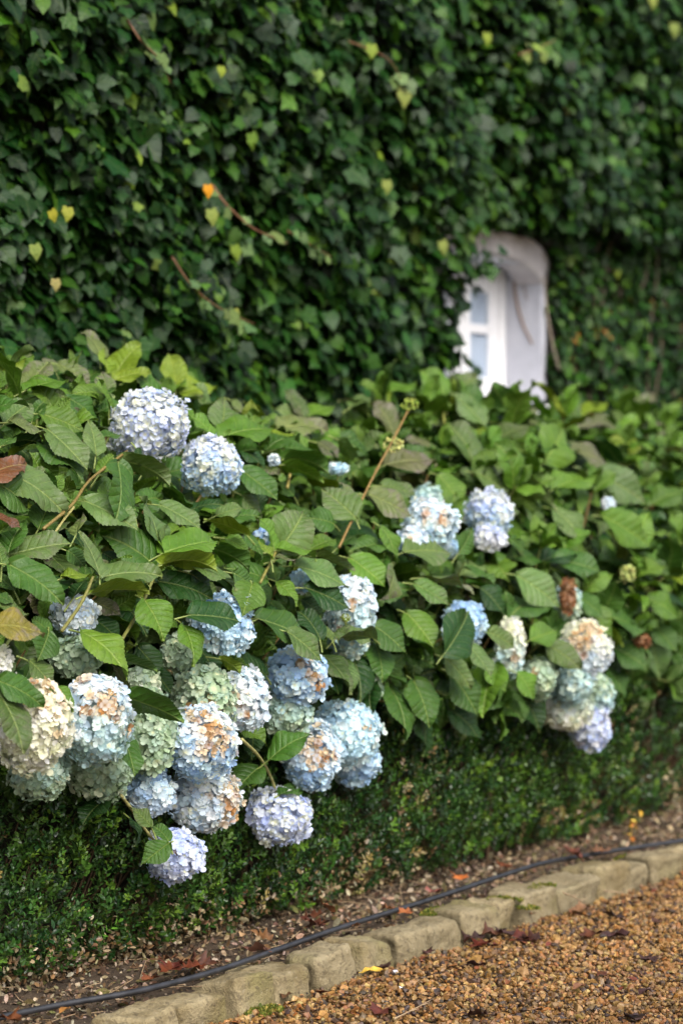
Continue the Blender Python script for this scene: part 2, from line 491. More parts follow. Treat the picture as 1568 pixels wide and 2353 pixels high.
def pal(keys, n, jitter=.15):
    k = np.array(keys, float); i = rng.integers(0, len(k), n)
    c = k[i] * (1 + rng.normal(0, jitter, (n, 1))) * (1 + rng.normal(0, jitter * .35, (n, 3)))
    return np.clip(c, .003, .95)

IVY_DARK = [(.007, .029, .004), (.010, .039, .005), (.006, .024, .005), (.015, .050, .005), (.008, .032, .006)]
IVY_MID = [(.030, .082, .006), (.040, .095, .007), (.027, .073, .009)]
IVY_PALE = [(.08, .14, .02), (.13, .19, .02), (.06, .115, .03)]

ivy = empty("ivy", (8.0, WALL_V, 0), "dark green ivy covering the whole house wall", "ivy")
ib = Buf()
def ivy_front(x, z):
    """how far the ivy stands off the wall"""
    p = np.stack([x, z], -1)
    s = .16 + .045 * wob(p, 4.0, 21) + .075 * wob(p, 12, 22)
    low = (x > 9.05) & (z < 2.34 + .05 * wob(p, 6, 25))
    return np.where(low, .055 + .025 * wob(p, 9, 23), s + .05 * np.clip((z - 2.2) / .5, 0, 1))
def window_clear(x, z, grow=0.0):
    return (x > 8.26 + .03 * wob(np.stack([np.asarray(z, float), np.asarray(z, float) * .3], -1), 14, 26) + grow) & (x < WX1 + .015 - grow) & (z > WZ0 - .15) & (z < WZ1 + .115 - grow)
def ivy_leaves(x0, x1, z0, z1, dens, size, layer, dark=1.0, pale=.013):
    n = int((x1 - x0) * (z1 - z0) * dens)
    x = rng.uniform(x0, x1, n); z = rng.uniform(z0, z1, n)
    small = (x > 9.05) & (z < 2.3)
    k = ~window_clear(x, z)
    x, z, small = x[k], z[k], small[k]; n = len(x)
    d = ivy_front(x, z) * rng.uniform(*layer, n)
    y = WALL_V - d
    T = np.stack([x, y, z], -1)
    nn = nrm(np.stack([rng.normal(0, .62, n), -np.ones(n), .75 + rng.normal(0, .55, n)], -1))
    ang = rng.normal(0, .75, n)
    dr = np.stack([np.sin(ang), -.45 + rng.normal(0, .25, n), -np.cos(ang)], -1)
    dr = nrm(dr - nn * np.sum(dr * nn, -1, keepdims=True) * .8)
    s = size * rng.lognormal(0, .27, n) * np.where(small, .72, 1)
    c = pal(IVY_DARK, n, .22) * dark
    cl = wob(T, 3.3, 31) + .5 * wob(T, 9, 32)
    mid = rng.random(n) < np.clip(.10 + .14 * cl + .10 * (z > 2.3) + .12 * small, .02, .6)
    c[mid] = pal(IVY_MID, mid.sum())
    pl = rng.random(n) < pale * (1 + .8 * cl)
    c[pl] = pal(IVY_PALE, pl.sum())
    og = rng.random(n) < np.where(small & (z < 2.1), .020, .0)
    c[og] = pal([(.30, .14, .02), (.22, .09, .02), (.32, .22, .03)], og.sum())
    R = frames(dr, nn, s)
    ti = rng.integers(0, len(IVY_T), n)
    for j, t in enumerate(IVY_T):
        q = ti == j
        ib.add(t, R[q], T[q], c[q])
ivy_leaves(4.6, 11.6, 1.0, 3.9, 1350, .050, (.60, 1.20))
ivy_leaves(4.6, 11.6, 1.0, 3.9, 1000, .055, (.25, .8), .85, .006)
for a in ((2.2, 4.6, .4, 4.6), (11.6, 14.5, .4, 4.6), (4.6, 11.6, 3.9, 4.8)):
    ivy_leaves(*a, 700, .068, (.5, 1.05), .9)
# petioles / vine wood lying on the wall behind the leaves
for i in range(60):
    x = rng.uniform(4.5, 11.5); z = 1.0; pts = []
    for k in range(14):
        if window_clear(np.array(x), np.array(z), -.1): break
        pts.append((x, WALL_V - .03 - .02 * rng.random(), z)); x += rng.normal(.03, .05); z += .2
    if len(pts) > 2: ib.tube(spline(pts, len(pts) * 2), .006, (.07, .05, .03), 1, 5)
ivy_fol = ib.build("foliage", [M_IVY, M_STEM], ivy)

def shoot(pts_px, v, n, leaf_px, cols, stem=(.16, .075, .035), rad=.0035, end_cluster=0):
    b = Buf()
    P = spline([at_v(px, py, v + dv) for px, py, dv in pts_px], 24)
    b.tube(P, np.linspace(rad, rad * .5, 24), stem, 1, 6)
    k = rng.uniform(0.15, 1, n); k[:end_cluster] = rng.uniform(.92, 1, end_cluster)
    idx = np.clip((k * 23).astype(int), 0, 23)
    T = P[idx] + rng.normal(0, .012, (n, 3))
    nn = nrm(np.stack([rng.normal(0, .5, n), -np.ones(n), .5 + rng.normal(0, .4, n)], -1))
    ang = rng.normal(.3, 1.0, n)
    dr = nrm(np.stack([np.sin(ang), -.3 + rng.normal(0, .2, n), -np.cos(ang)], -1))
    s = .8 * leaf_px * depth(P[0]) / FPX * rng.lognormal(0, .2, n)
    b.add(IVY_T[0], frames(dr, nn, s), T, pal(cols, n))
    o = b.build("trailing_shoot", [M_IVY, M_STEM], ivy); return o
PALE2 = [(.085, .135, .045), (.105, .15, .04), (.065, .11, .042)]
tag(shoot([(292, 45, 0), (325, 95, -.03), (365, 135, -.05), (392, 190, -.05)], 4.70, 9, 46, PALE2, rad=.004), "reddish trailing shoot with pale young leaves")
tag(shoot([(800, 95, 0), (845, 112, -.03), (895, 140, -.05), (930, 200, -.06)], 4.68, 7, 42, PALE2 + [(.22, .28, .04)], end_cluster=4), "arching shoot ending in yellow-green leaves")
tag(shoot([(488, 425, 0), (520, 470, -.04), (575, 520, -.07), (625, 545, -.08), (660, 558, -.08)], 4.74, 8, 36, PALE2, rad=.0045), "bare reddish trailing shoot with pale young leaves")
tag(shoot([(395, 590, 0), (440, 655, -.04), (500, 705, -.05), (585, 745, -.06)], 4.76, 9, 40, PALE2 + [(.18, .22, .04)]), "trailing shoot with pale green leaves just above the hydrangeas")
tag(shoot([(1190, 125, 0), (1230, 112, -.04), (1275, 92, -.05)], 4.66, 6, 40, [(.17, .22, .06), (.20, .26, .05)]), "short shoot with pale yellow-green leaf tips")
tag(shoot([(660, 530, 0), (710, 560, -.02), (760, 590, -.03)], 4.74, 8, 30, PALE2), None)
def one_leaf(px, py, v, size_px, col, ang=0.0):
    p = at_v(px, py, v); s = size_px * depth(p) / FPX
    dr = nrm(np.array([[math.sin(ang), -.2, -math.cos(ang)]])); nn = nrm(np.array([[-.35, -1, .35]]))
    b = Buf(); b.add(IVY_T[1], frames(dr, nn, np.array([s * .85])), [p - dr[0] * s * .4], [np.array(col) * .48])
    return b.build("leaf", [M_IVY], ivy)
tag(one_leaf(480, 440, 4.68, 36, (1.0, .42, .02)), "bright orange leaf")
for px, py, s, c, a in ((125, 497, 36, (.5, .45, .04), .5), (157, 492, 40, (.45, .46, .06), -.2), (490, 500, 46, (.42, .5, .12), 0.2),
                        (85, 580, 44, (.33, .42, .10), .2), (510, 165, 30, (.42, .52, .06), 0), (930, 225, 52, (.42, .48, .12), 0),
                        (60, 195, 50, (.20, .30, .05), 1.2), (1120, 90, 34, (.36, .46, .06), 0), (890, 430, 38, (.36, .42, .10), 0), (1020, 570, 40, (.36, .42, .10), 0.3),
                        (1305, 250, 36, (.38, .44, .12), 0), (540, 725, 36, (.4, .42, .08), 0), (130, 655, 34, (.5, .42, .15), 0),
                        (350, 50, 54, (.17, .27, .06), .7), (1550, 70, 40, (.34, .42, .10), 0), (1500, 5, 36, (.40, .46, .10), 0)):
    tag(one_leaf(px, py, 4.72, s, c, a), "pale yellow-green leaf" if c[1] >= c[0] else "yellowed leaf")
# bare stems beside the window
b = Buf()
b.tube(spline([at_v(1283, 850, 4.93), at_v(1268, 790, 4.92), at_v(1256, 720, 4.93), at_v(1250, 640, 4.95)], 20), np.linspace(.007, .003, 20), (.24, .20, .16), 0, 8)
tag(b.build("bare_stem", [M_STEM], ivy), "thick pale bare stem beside the window")
b = Buf()
def on_jamb(px, py):
    r = ray(px, py); k = (WX1 - .016) / r[0]; return C_POS + r * k
b.tube(spline([on_jamb(1178, 600), on_jamb(1183, 680), on_jamb(1200, 745), on_jamb(1222, 790)], 24), np.linspace(.009, .004, 24), (.26, .19, .16), 0, 6)
b.tube(spline([on_jamb(1181, 610), on_jamb(1196, 640), on_jamb(1210, 690)], 14), np.linspace(.005, .002, 14), (.26, .19, .16), 0, 6)
tag(b.build("bare_stem", [M_STEM], ivy), "thin brown withered stem on the white window jamb")

# ------------------------------------------------------------------ box hedge
HX0, HX1, HTOP = 2.6, 11.5, .56
hedge = empty("box_hedge", (6.5, 3.9, .05), "low clipped box hedge running along the kerb under the hydrangeas", "hedge")
def hedge_v(x, z):
    p = np.stack([x, z], -1)
    return 3.70 + .022 * wob(p, 5, 41) + .016 * wob(p * np.array([1.0, .5]), 26, 42) + .010 * wob(p * np.array([1.0, .5]), 60, 43) + .09 * np.clip((.20 - z) / .16, 0, 1) ** 1.5 + .05 * np.clip((z - .48) / .1, 0, 1)
box_leaf = ([(0, 0, 0), (-.24, .38, .05), (.24, .38, .05), (-.22, .76, .03), (.22, .76, .03), (0, 1, -.03), (0, .5, -.01)],
            [(0, 6, 1), (0, 2, 6), (6, 5, 3), (6, 3, 1), (6, 2, 4), (6, 4, 5)])
BOXL = Tmpl(*box_leaf)
def sprig_tmpl(seed):
    r = np.random.default_rng(seed); vs, fs = [], []
    L = np.array(box_leaf[0]); k = 0
    spec = []
    for i in range(4):
        for sgn in (0, math.pi):
            spec.append((i * .22 + .1, i * 1.57 + sgn + r.normal(0, .2), 1.05 - .12 * i + r.normal(0, .08), .36 * r.uniform(.85, 1.1)))
    spec.append((.95, 0, .15, .28)); spec.append((.93, 3, .35, .26))
    for h, az, el, s in spec:
        rad = np.array([math.cos(az), math.sin(az), 0]); d = rad * math.sin(el) + np.array([0, 0, 1]) * math.cos(el)
        n = -rad * math.cos(el) + np.array([0, 0, 1]) * math.sin(el)
        x = np.cross(d, n)
        V = (L[:, :1] * x + L[:, 1:2] * d + L[:, 2:] * n) * s + np.array([0, 0, h])
        vs.append(V); fs += [tuple(i + k for i in q) for q in box_leaf[1]]; k += len(L)
    return Tmpl(np.concatenate(vs), fs)
SPRIGS = [sprig_tmpl(i) for i in range(4)]
hb = Buf()
def hedge_cols(T, z):
    n = len(T)
    c = pal([(.024, .066, .012), (.035, .085, .015), (.017, .052, .013), (.046, .105, .016)], n, .24)
    cl = wob(T, 7, 51) + .6 * wob(T, 22, 52)
    br = rng.random(n) < np.clip(.20 + .22 * cl, .02, .7)
    c[br] = pal([(.095, .19, .020), (.125, .22, .024), (.075, .155, .026)], br.sum())
    dd = wob(T, 6, 53) + .7 * wob(T, 17, 54)
    dead = rng.random(n) < np.clip(.02 + .11 * dd + .55 * np.clip((.22 - z) / .2, 0, 1) * (.45 + .5 * dd), .0, .8)
    c[dead] = pal([(.30, .21, .11), (.38, .29, .17), (.22, .14, .06), (.30, .24, .08), (.24, .21, .05)], dead.sum())
    return c
def hedge_face(x0, x1, dens, depth_rng, s0):
    n = int((x1 - x0) * .54 * dens)
    x = rng.uniform(x0, x1, n); z = rng.uniform(.07, HTOP + .01, n)
    y = hedge_v(x, z) + rng.uniform(*depth_rng, n)
    T = np.stack([x, y, z], -1)
    ax = nrm(np.stack([rng.normal(0, .45, n), -.50 + rng.normal(0, .25, n), .90 + rng.normal(0, .40, n)], -1))
    s = s0 * rng.lognormal(0, .2, n)
    x_ = nrm(np.cross(ax, nrm(rng.normal(size=(n, 3))))); y_ = np.cross(ax, x_)
    R = np.stack([x_, y_, ax], 2) * s[:, None, None]
    c = hedge_cols(T, z); ti = rng.integers(0, 4, n)
    for j, t in enumerate(SPRIGS):
        q = ti == j
        hb.add(t, R[q], T[q], c[q])
hedge_face(3.6, 7.4, 1900, (-.025, .02), .043)
hedge_face(3.6, 7.4, 1100, (.015, .06), .043)
hedge_face(7.4, 10.2, 1900, (-.012, .035), .040)
hedge_face(HX0, 3.6, 1500, (-.01, .03), .042); hedge_face(10.2, HX1, 1200, (-.01, .03), .046)
# top of the hedge
n = 9000
x = rng.uniform(HX0, HX1, n); y = rng.uniform(3.72, 4.10, n)
T = np.stack([x, y, HTOP + .012 * wob(np.stack([x, y], -1), 9, 55) + rng.uniform(-.03, .01, n)], -1)
ax = nrm(np.stack([rng.normal(0, .4, n), rng.normal(-.1, .4, n), np.ones(n)], -1))
x_ = nrm(np.cross(ax, nrm(rng.normal(size=(n, 3))))); y_ = np.cross(ax, x_)
hb.add(SPRIGS[0], np.stack([x_, y_, ax], 2) * (.04 * rng.lognormal(0, .2, n))[:, None, None], T, hedge_cols(T, T[:, 2]))
# loose dry leaves caught low in the hedge
n = 8000
x = rng.uniform(3.6, 10, n); z = .05 + np.abs(rng.normal(0, .07, n)); k = wob(np.stack([x, z], -1), 5, 57) > -.15; x, z = x[k], z[k]; n = len(x)
T = np.stack([x, hedge_v(x, z) + rng.uniform(-.02, .03, n), z], -1)
hb.add(BOXL, frames(rng.normal(size=(n, 3)), rng.normal(size=(n, 3)), .015 * rng.lognormal(0, .25, n)), T,
       pal([(.36, .27, .16), (.42, .34, .22), (.26, .17, .09), (.20, .11, .05)], n))
for i in range(900):            # twigs inside the hedge, rising from its foot
    x = rng.uniform(HX0, HX1); y = rng.uniform(3.78, 4.0); z1 = rng.uniform(.25, .5)
    p0 = np.array([x, y, .04]); p1 = np.array([x + rng.normal(0, .08), hedge_v(np.array(x), np.array(z1)) + rng.uniform(.0, .05), z1])
    hb.tube([p0, (p0 + p1) / 2 + rng.normal(0, .015, 3), p1], [.004, .003, .0015], (.13, .085, .05), 1, 4, False)
hb.build("foliage", [M_BOX, M_STEM], hedge)
bm = bmesh.new(); box_bm(bm, (HX0 + .05, 3.86, .05), (HX1 - .05, 4.06, HTOP - .07))  # solid dark block, its colour stands in for the shade inside the hedge
bm_obj("inner_shade_core", bm, simple_noise("hedge_inner_shade", (.018, .022, .010), (.035, .028, .015), 60, .9, .9, .02), hedge)

# ------------------------------------------------------------------ hydrangeas
PROF = np.array([(3.68, .50), (3.60, .62), (3.58, .80), (3.64, 1.0), (3.78, 1.18), (3.96, 1.34), (4.16, 1.46), (4.38, 1.53), (4.60, 1.48)])
_tu = [2.0, 4.0, 5.4, 6.0, 6.6, 7.0, 7.3, 7.8, 8.6, 12.0]; _tz = [1.56, 1.56, 1.57, 1.50, 1.40, 1.50, 1.55, 1.49, 1.49, 1.48]
def topz(u): return np.interp(u, _tu, _tz)
def prof_vz(u, t):
    """t 0..1 along the profile from the front foot over the top"""
    seg = np.r_[0, np.cumsum(np.linalg.norm(np.diff(PROF, axis=0), axis=1))]; seg /= seg[-1]
    v = np.interp(t, seg, PROF[:, 0]); z = np.interp(t, seg, PROF[:, 1])
    return v, .5 + (z - .5) * (topz(u) - .5) / 1.03
def v_at(u, z):
    zz = .5 + (z - .5) / ((topz(u) - .5) / 1.03)
    return np.interp(zz, PROF[:8, 1], PROF[:8, 0])
def on_canopy(px, py, off=0.0):
    """where the sight line of a photo point meets the canopy surface"""
    r = ray(px, py)
    for k in np.arange(4.6, 11.5, .01):
        p = C_POS + r * k
        if p[1] >= v_at(p[0], p[2]) + off: return p
    return p
SHRUB_U = [2.2, 3.35, 4.5, 5.6, 6.8, 8.0, 9.2, 10.4]
SHRUB_L = [None, None,
    "hydrangea with the two highest lilac heads and big browning heads at lower left",
    "hydrangea with a tall orange budding stem and pale blue heads in the middle",
    "hydrangea with the trailing orange-topped cluster of heads hanging over the hedge at right",
    "hydrangea in front of the white window with hardly any flowers",
    "hydrangea past the window, blurred with purplish leaf tips",
    None]
def shrub_of(u): return int(np.argmin([abs(u - s) for s in SHRUB_U]))
SH_ROOT, SH_BUF = [], []
for u, l in zip(SHRUB_U, SHRUB_L):
    SH_ROOT.append((u, l)); SH_BUF.append(Buf())

def hleaf_tmpl(rows, cols, fold=.35, droop=.9, wave=.03, ph=0.0, tooth=.02, twist=0.0, wscale=1.0):
    ts = np.linspace(0, 1, rows); ss = np.linspace(-1, 1, cols)
    tk = [0, .04, .12, .25, .38, .5, .62, .75, .86, .94, 1]; hk = [.012, .075, .19, .285, .320, .305, .245, .156, .072, .025, 0]
    v, lc = [], []
    # centre line bent by droop
    cy, cz, a = 0.0, 0.0, .25 * droop
    cent = []
    for i, t in enumerate(ts):
        cent.append((cy, cz, a))
        st = 1 / (rows - 1); a2 = .25 * droop - droop * (t ** 1.3); cy += st * math.cos(a2); cz += st * math.sin(a2); a = a2
    for i, t in enumerate(ts):
        h = np.interp(t, tk, hk) * wscale
        for s in ss:
            e = abs(s)
            x = s * h
            if e > .99 and 0 < i < rows - 1: x += math.copysign(tooth * (1 if i % 2 else -.35) * min(1, 4 * (1 - t)), s)
            z = fold * abs(x) - .9 * fold * abs(x) * abs(x) / .33 + wave * s * e * math.sin(6.28 * (1.4 * t + ph)) + wave * .7 * e * e * math.sin(6.28 * (2.3 * t + ph * 2))
            yy, zz, aa = cent[i]
            back = -.06 * (e ** 2) * (1 if t < .35 else 0) * (1 - t / .35 if t < .35 else 0) + (.012 if (e > .99 and i % 2) else 0)
            tw = twist * t
            X = x * math.cos(tw) - z * math.sin(tw); Z = x * math.sin(tw) + z * math.cos(tw)
            v.append((X, yy + back - Z * math.sin(aa), zz + Z * math.cos(aa))); lc.append((s * h, t))
    f = [(i * cols + j, i * cols + j + 1, (i + 1) * cols + j + 1, (i + 1) * cols + j) for i in range(rows - 1) for j in range(cols - 1)]
    return Tmpl(v, f, lc)
HL = [hleaf_tmpl(19, 5, *p) for p in ((.7, .7, .04, 0, .022), (1.0, 1.1, .05, .3, .022, .3), (.5, .9, .06, .6, .022, -.3), (1.2, .35, .035, .8, .022), (.7, 1.6, .055, .15, .022, .2), (.9, 1.2, .07, .5, .022, -.4))]
HLH = [hleaf_tmpl(39, 7, *p) for p in ((.60, .45, .03, 0, .020), (.85, .8, .045, .3, .020, .25), (.5, .65, .055, .6, .020, -.2), (.9, .35, .03, .8, .020), (.6, 1.05, .05, .15, .020, .15))]

LCOL = {  # colour of the leaf itself, and how much powdery purple age it carries
    'mid': ((.052, .120, .020), .10), 'bright': ((.098, .185, .022), .10), 'yellow': ((.165, .225, .020), .10), 'dark': ((.020, .062, .014), .05),
    'pale': ((.115, .180, .060), .20), 'greygreen': ((.090, .140, .042), .35), 'grey': ((.135, .170, .065), .75), 'purple': ((.110, .115, .055), .9),
    'red': ((.150, .055, .025), .5), 'redyellow': ((.200, .150, .030), .75)}
def leafcol(k, n=1, j=.12):
    c, a = LCOL[k]; c = np.array([c]) * np.array([.78, .82, .64]) * (1 + rng.normal(0, j, (n, 1))) * (1 + rng.normal(0, j * .3, (n, 3)))
    return np.concatenate([np.clip(c, .004, .9), np.full((n, 1), a)], 1)

# ---- flower heads: place on the photo, radii in photo pixels, depth offset, upper and lower petal colours, brown patches (dx, dy, size)
FC = {'lilac': [(.58, .64, .93), (.67, .72, .93), (.49, .59, .93), (.78, .82, .93)], 'blue': [(.48, .67, .92), (.58, .75, .92), (.70, .83, .92), (.42, .62, .92)],
      'skyblue': [(.56, .77, .92), (.67, .84, .92), (.51, .73, .92), (.77, .89, .92)], 'pale': [(.70, .80, .92), (.78, .86, .92), (.86, .90, .92), (.62, .76, .92)],
      'teal': [(.44, .62, .64), (.52, .70, .74), (.62, .75, .68), (.42, .57, .50)], 'green': [(.36, .48, .29), (.45, .57, .38), (.56, .66, .48), (.39, .53, .42)],
      'cream': [(.88, .87, .72), (.82, .82, .62), (.91, .88, .82), (.74, .76, .54)], 'white': [(.82, .82, .82), (.78, .80, .84)],
      'brown': [(.62, .37, .15), (.78, .56, .31), (.84, .71, .53), (.48, .23, .07), (.82, .65, .42)], 'dry': [(.22, .09, .035), (.30, .13, .05), (.36, .2, .09)]}
HEADS = [
 (340, 975, 92, 84, -.02, 'lilac', 'lilac', [], "largest and highest, lilac white with cream centres", .9),
 (487, 1072, 69, 68, 0, 'lilac', 'blue', [], "lilac blue and cream, right below the highest one", .8),
 (172, 1415, 52, 48, .08, 'pale', 'pale', [], "pale blue-white, half hidden behind a green stem", .3),
 (172, 1508, 58, 50, .10, 'green', 'green', [], "aged green, tucked under leaves", .1),
 (-8, 1520, 32, 36, .0, 'cream', 'white', [], "pinkish white, cut by the picture edge", .2),
 (68, 1668, 90, 112, -.05, 'cream', 'cream', [(.55, .7, .42), (-.2, .75, .25), (.75, -.1, .12)], "cream with orange-brown scorched top", .2),
 (218, 1652, 84, 104, -.06, 'pale', 'teal', [(.05, .35, .24), (.55, .38, .32), (-.45, .95, .25), (.9, -.3, .12)], "pale above and blue-green below with brown scorched band", .15),
 (88, 1775, 72, 66, .03, 'teal', 'green', [], "dull blue-green, lowest on the far left", .1),
 (225, 1770, 78, 74, .02, 'green', 'green', [], "aged green, under the brown-banded one", .1),
 (345, 1680, 62, 104, .02, 'green', 'green', [], "aged green, half under a long leaf", .1),
 (322, 1575, 40, 42, .08, 'green', 'cream', [], "small aged green", .1),
 (462, 1615, 78, 90, .03, 'green', 'green', [(.0, -.1, .22), (.5, -.35, .22), (.3, .2, .15)], "cream-green with brown flecks", .25),
 (410, 1505, 45, 48, .10, 'green', 'green', [(-.6, -.6, .25)], "dull green, in the shade", .1),
 (512, 1440, 70, 72, .02, 'blue', 'skyblue', [], "blue, behind one dark leaf", .1),
 (555, 1612, 60, 76, -.01, 'pale', 'pale', [(-.2, .1, .32), (.3, -.35, .2)], "pale blue with a round brown patch", .1),
 (458, 1706, 82, 84, -.05, 'pale', 'blue', [(.1, .6, .25), (.5, .35, .36), (.75, .0, .3), (-.2, .75, .2), (.2, -.2, .2)], "pale blue with brown streak down its middle", .15),
 (346, 1818, 58, 58, -.02, 'blue', 'pale', [], "small clear blue, low on the left", .1),
 (468, 1838, 82, 78, -.06, 'pale', 'pale', [(.95, .1, .42), (.85, -.4, .35), (.2, .2, .12)], "whitish blue with brown right edge", .2),
 (404, 1966, 66, 66, -.07, 'lilac', 'lilac', [(.1, .15, .12)], "lilac, lowest of all on a bent stem", .2),
 (645, 1880, 78, 66, -.07, 'lilac', 'lilac', [], "lilac blue, hanging alone on a pale curved stem", .6),
 (684, 1556, 71, 74, -.01, 'blue', 'blue', [(.3, .7, .3), (.6, .1, .25), (.75, -.3, .25), (0, .45, .12)], "blue with brown flecks on top right", .1),
 (660, 1640, 58, 52, .01, 'teal', 'green', [], "blue-green, between two blue ones", .1),
 (714, 1742, 72, 78, -.05, 'pale', 'blue', [(.1, .55, .4), (.5, .1, .3), (-.2, .3, .2), (0, -.1, .2)], "blue with broad brown scorched top", .1),
 (795, 1690, 78, 78, -.01, 'skyblue', 'skyblue', [(.6, .35, .12)], "large light blue, farthest right of the near cluster", .1),
 (812, 1748, 62, 56, .0, 'skyblue', 'blue', [], "blue, tucked under the large light blue one", .1),
 (805, 1412, 56, 92, .02, 'pale', 'teal', [(.5, .6, .14), (-.6, -.2, .14), (.1, .3, .14)], "pale blue-green, behind dark leaves", .2),
 (800, 1475, 45, 36, .07, 'teal', 'teal', [], "dull blue-green, below the pale blue-green one", .1),
 (697, 1335, 28, 24, .06, 'skyblue', 'skyblue', [], "scrap of sky blue between leaves", .1),
 (600, 1238, 17, 22, .08, 'blue', 'blue', [], "small blue scrap behind a bright shoot", .1),
 (990, 1205, 60, 58, -.02, 'pale', 'skyblue', [(-.3, .35, .24), (.45, .25, .26)], "pale blue with two orange-brown patches", .2),
 (948, 1240, 36, 30, -.0, 'pale', 'blue', [(.1, .2, .3)], "small blue, left below the orange-patched one", .1),
 (980, 1142, 34, 26, .04, 'teal', 'teal', [], "small blue-green, above the orange-patched one", .1),
 (1022, 1262, 36, 20, .05, 'blue', 'teal', [], "blue scrap, below the orange-patched one", .1),
 (1122, 1178, 52, 56, -.02, 'lilac', 'blue', [], "clear lilac blue with white centres", .6),
 (1124, 1236, 36, 30, .0, 'lilac', 'white', [], "whitish, just under the clear lilac blue one", .2),
 (1064, 1436, 50, 56, .03, 'blue', 'blue', [], "bright blue crescent round a dark leaf", .1),
 (1172, 1488, 34, 72, .04, 'cream', 'teal', [(.2, -.2, .12)], "cream-green, half hidden by leaves", .2),
 (1345, 1488, 62, 66, -.06, 'cream', 'pale', [(-.3, .6, .35), (.2, .8, .35), (-.3, .1, .3), (.5, .5, .25)], "pale blue with broad orange top", .1),
 (1240, 1558, 40, 48, .0, 'green', 'green', [(-.2, .3, .15)], "dull green, left of the orange-topped one", .1),
 (1300, 1625, 54, 52, -.04, 'teal', 'cream', [], "blue-green and cream, in the hanging cluster", .15),
 (1368, 1592, 44, 46, -.04, 'green', 'teal', [], "green, right side of the hanging cluster", .1),
 (1318, 1570, 42, 44, -.05, 'teal', 'teal', [], "blue-green, under the orange-topped one", .1),
 (1356, 1668, 48, 58, -.08, 'lilac', 'lilac', [(.9, .2, .2), (-.6, -.8, .3)], "pale lilac, lowest of the hanging cluster", .2),
 (1304, 1372, 16, 42, .0, 'dry', 'dry', [], "dried dark brown", 0),
 (1305, 1385, 30, 40, .05, 'teal', 'green', [], "dull green, behind the dried brown one", .1),
 (776, 1076, 22, 11, .05, 'skyblue', 'skyblue', [], "blue scrap among the upper leaves", .1),
 (1396, 1160, 14, 16, .02, 'pale', 'pale', [], "tiny pale blue, among far leaves", .1),
 (857, 1568, 18, 44, .03, 'green', 'green', [], "narrow aged green, beside dark hanging leaves", .1),
 (1474, 1472, 17, 17, .0, 'dry', 'dry', [], "rust brown scrap under the far leaves", .0),
 (628, 1056, 9, 9, .02, 'pale', 'pale', [], "tiny pale blue, right of the second highest one", .1),
]
def floret_tmpl(cup=.25, seed=0):
    r = np.random.default_rng(seed); vs, fs, w = [], [], []
    for k in range(4):
        a0 = k * math.pi / 2 + r.normal(0, .10); L = 1.0 + r.normal(0, .08); cu = cup + r.normal(0, .12)
        base = len(vs)
        for (t, hw, wt) in ((.06, .05, 1.0), (.35, .36, .35), (.68, .50, .0), (.90, .34, .0), (1.0, .08, .0)):
            for s in (-1, 0, 1):
                rr = t * L; off = s * hw * L
                x = rr * math.cos(a0) - off * math.sin(a0); y = rr * math.sin(a0) + off * math.cos(a0)
                z = cu * t * t - .10 * (1 - abs(s)) * t * (1 - t) * 4 * .5 + .05 * abs(s) * t + .02 * (k % 2) + r.normal(0, .015)
                if s == 0 and t == 1.0: x *= 1.05; y *= 1.05
                vs.append((x, y, z)); w.append(wt)
        for i in range(4):
            for j in range(2):
                q = base + i * 3 + j; fs.append((q, q + 1, q + 4, q + 3))
    # little bead in the middle
    b0 = len(vs)
    for i in range(5):
        vs.append((.09 * math.cos(i * 1.257), .09 * math.sin(i * 1.257), .04)); w.append(1)
    vs.append((0, 0, .13)); w.append(1)
    fs += [(b0 + i, b0 + (i + 1) % 5, b0 + 5) for i in range(5)]
    return Tmpl(vs, fs, None, np.array(w))
FLOR = [floret_tmpl(.05, 1), floret_tmpl(.3, 2), floret_tmpl(.55, 3), floret_tmpl(-.25, 4)]
ICO = None
def ico_tmpl():
    bm = bmesh.new(); bmesh.ops.create_icosphere(bm, subdivisions=2, radius=1)
    bm.verts.ensure_lookup_table()
    t = Tmpl([v.co[:] for v in bm.verts], [[v.index for v in f.verts] for f in bm.faces]); bm.free(); return t
ICO = ico_tmpl()

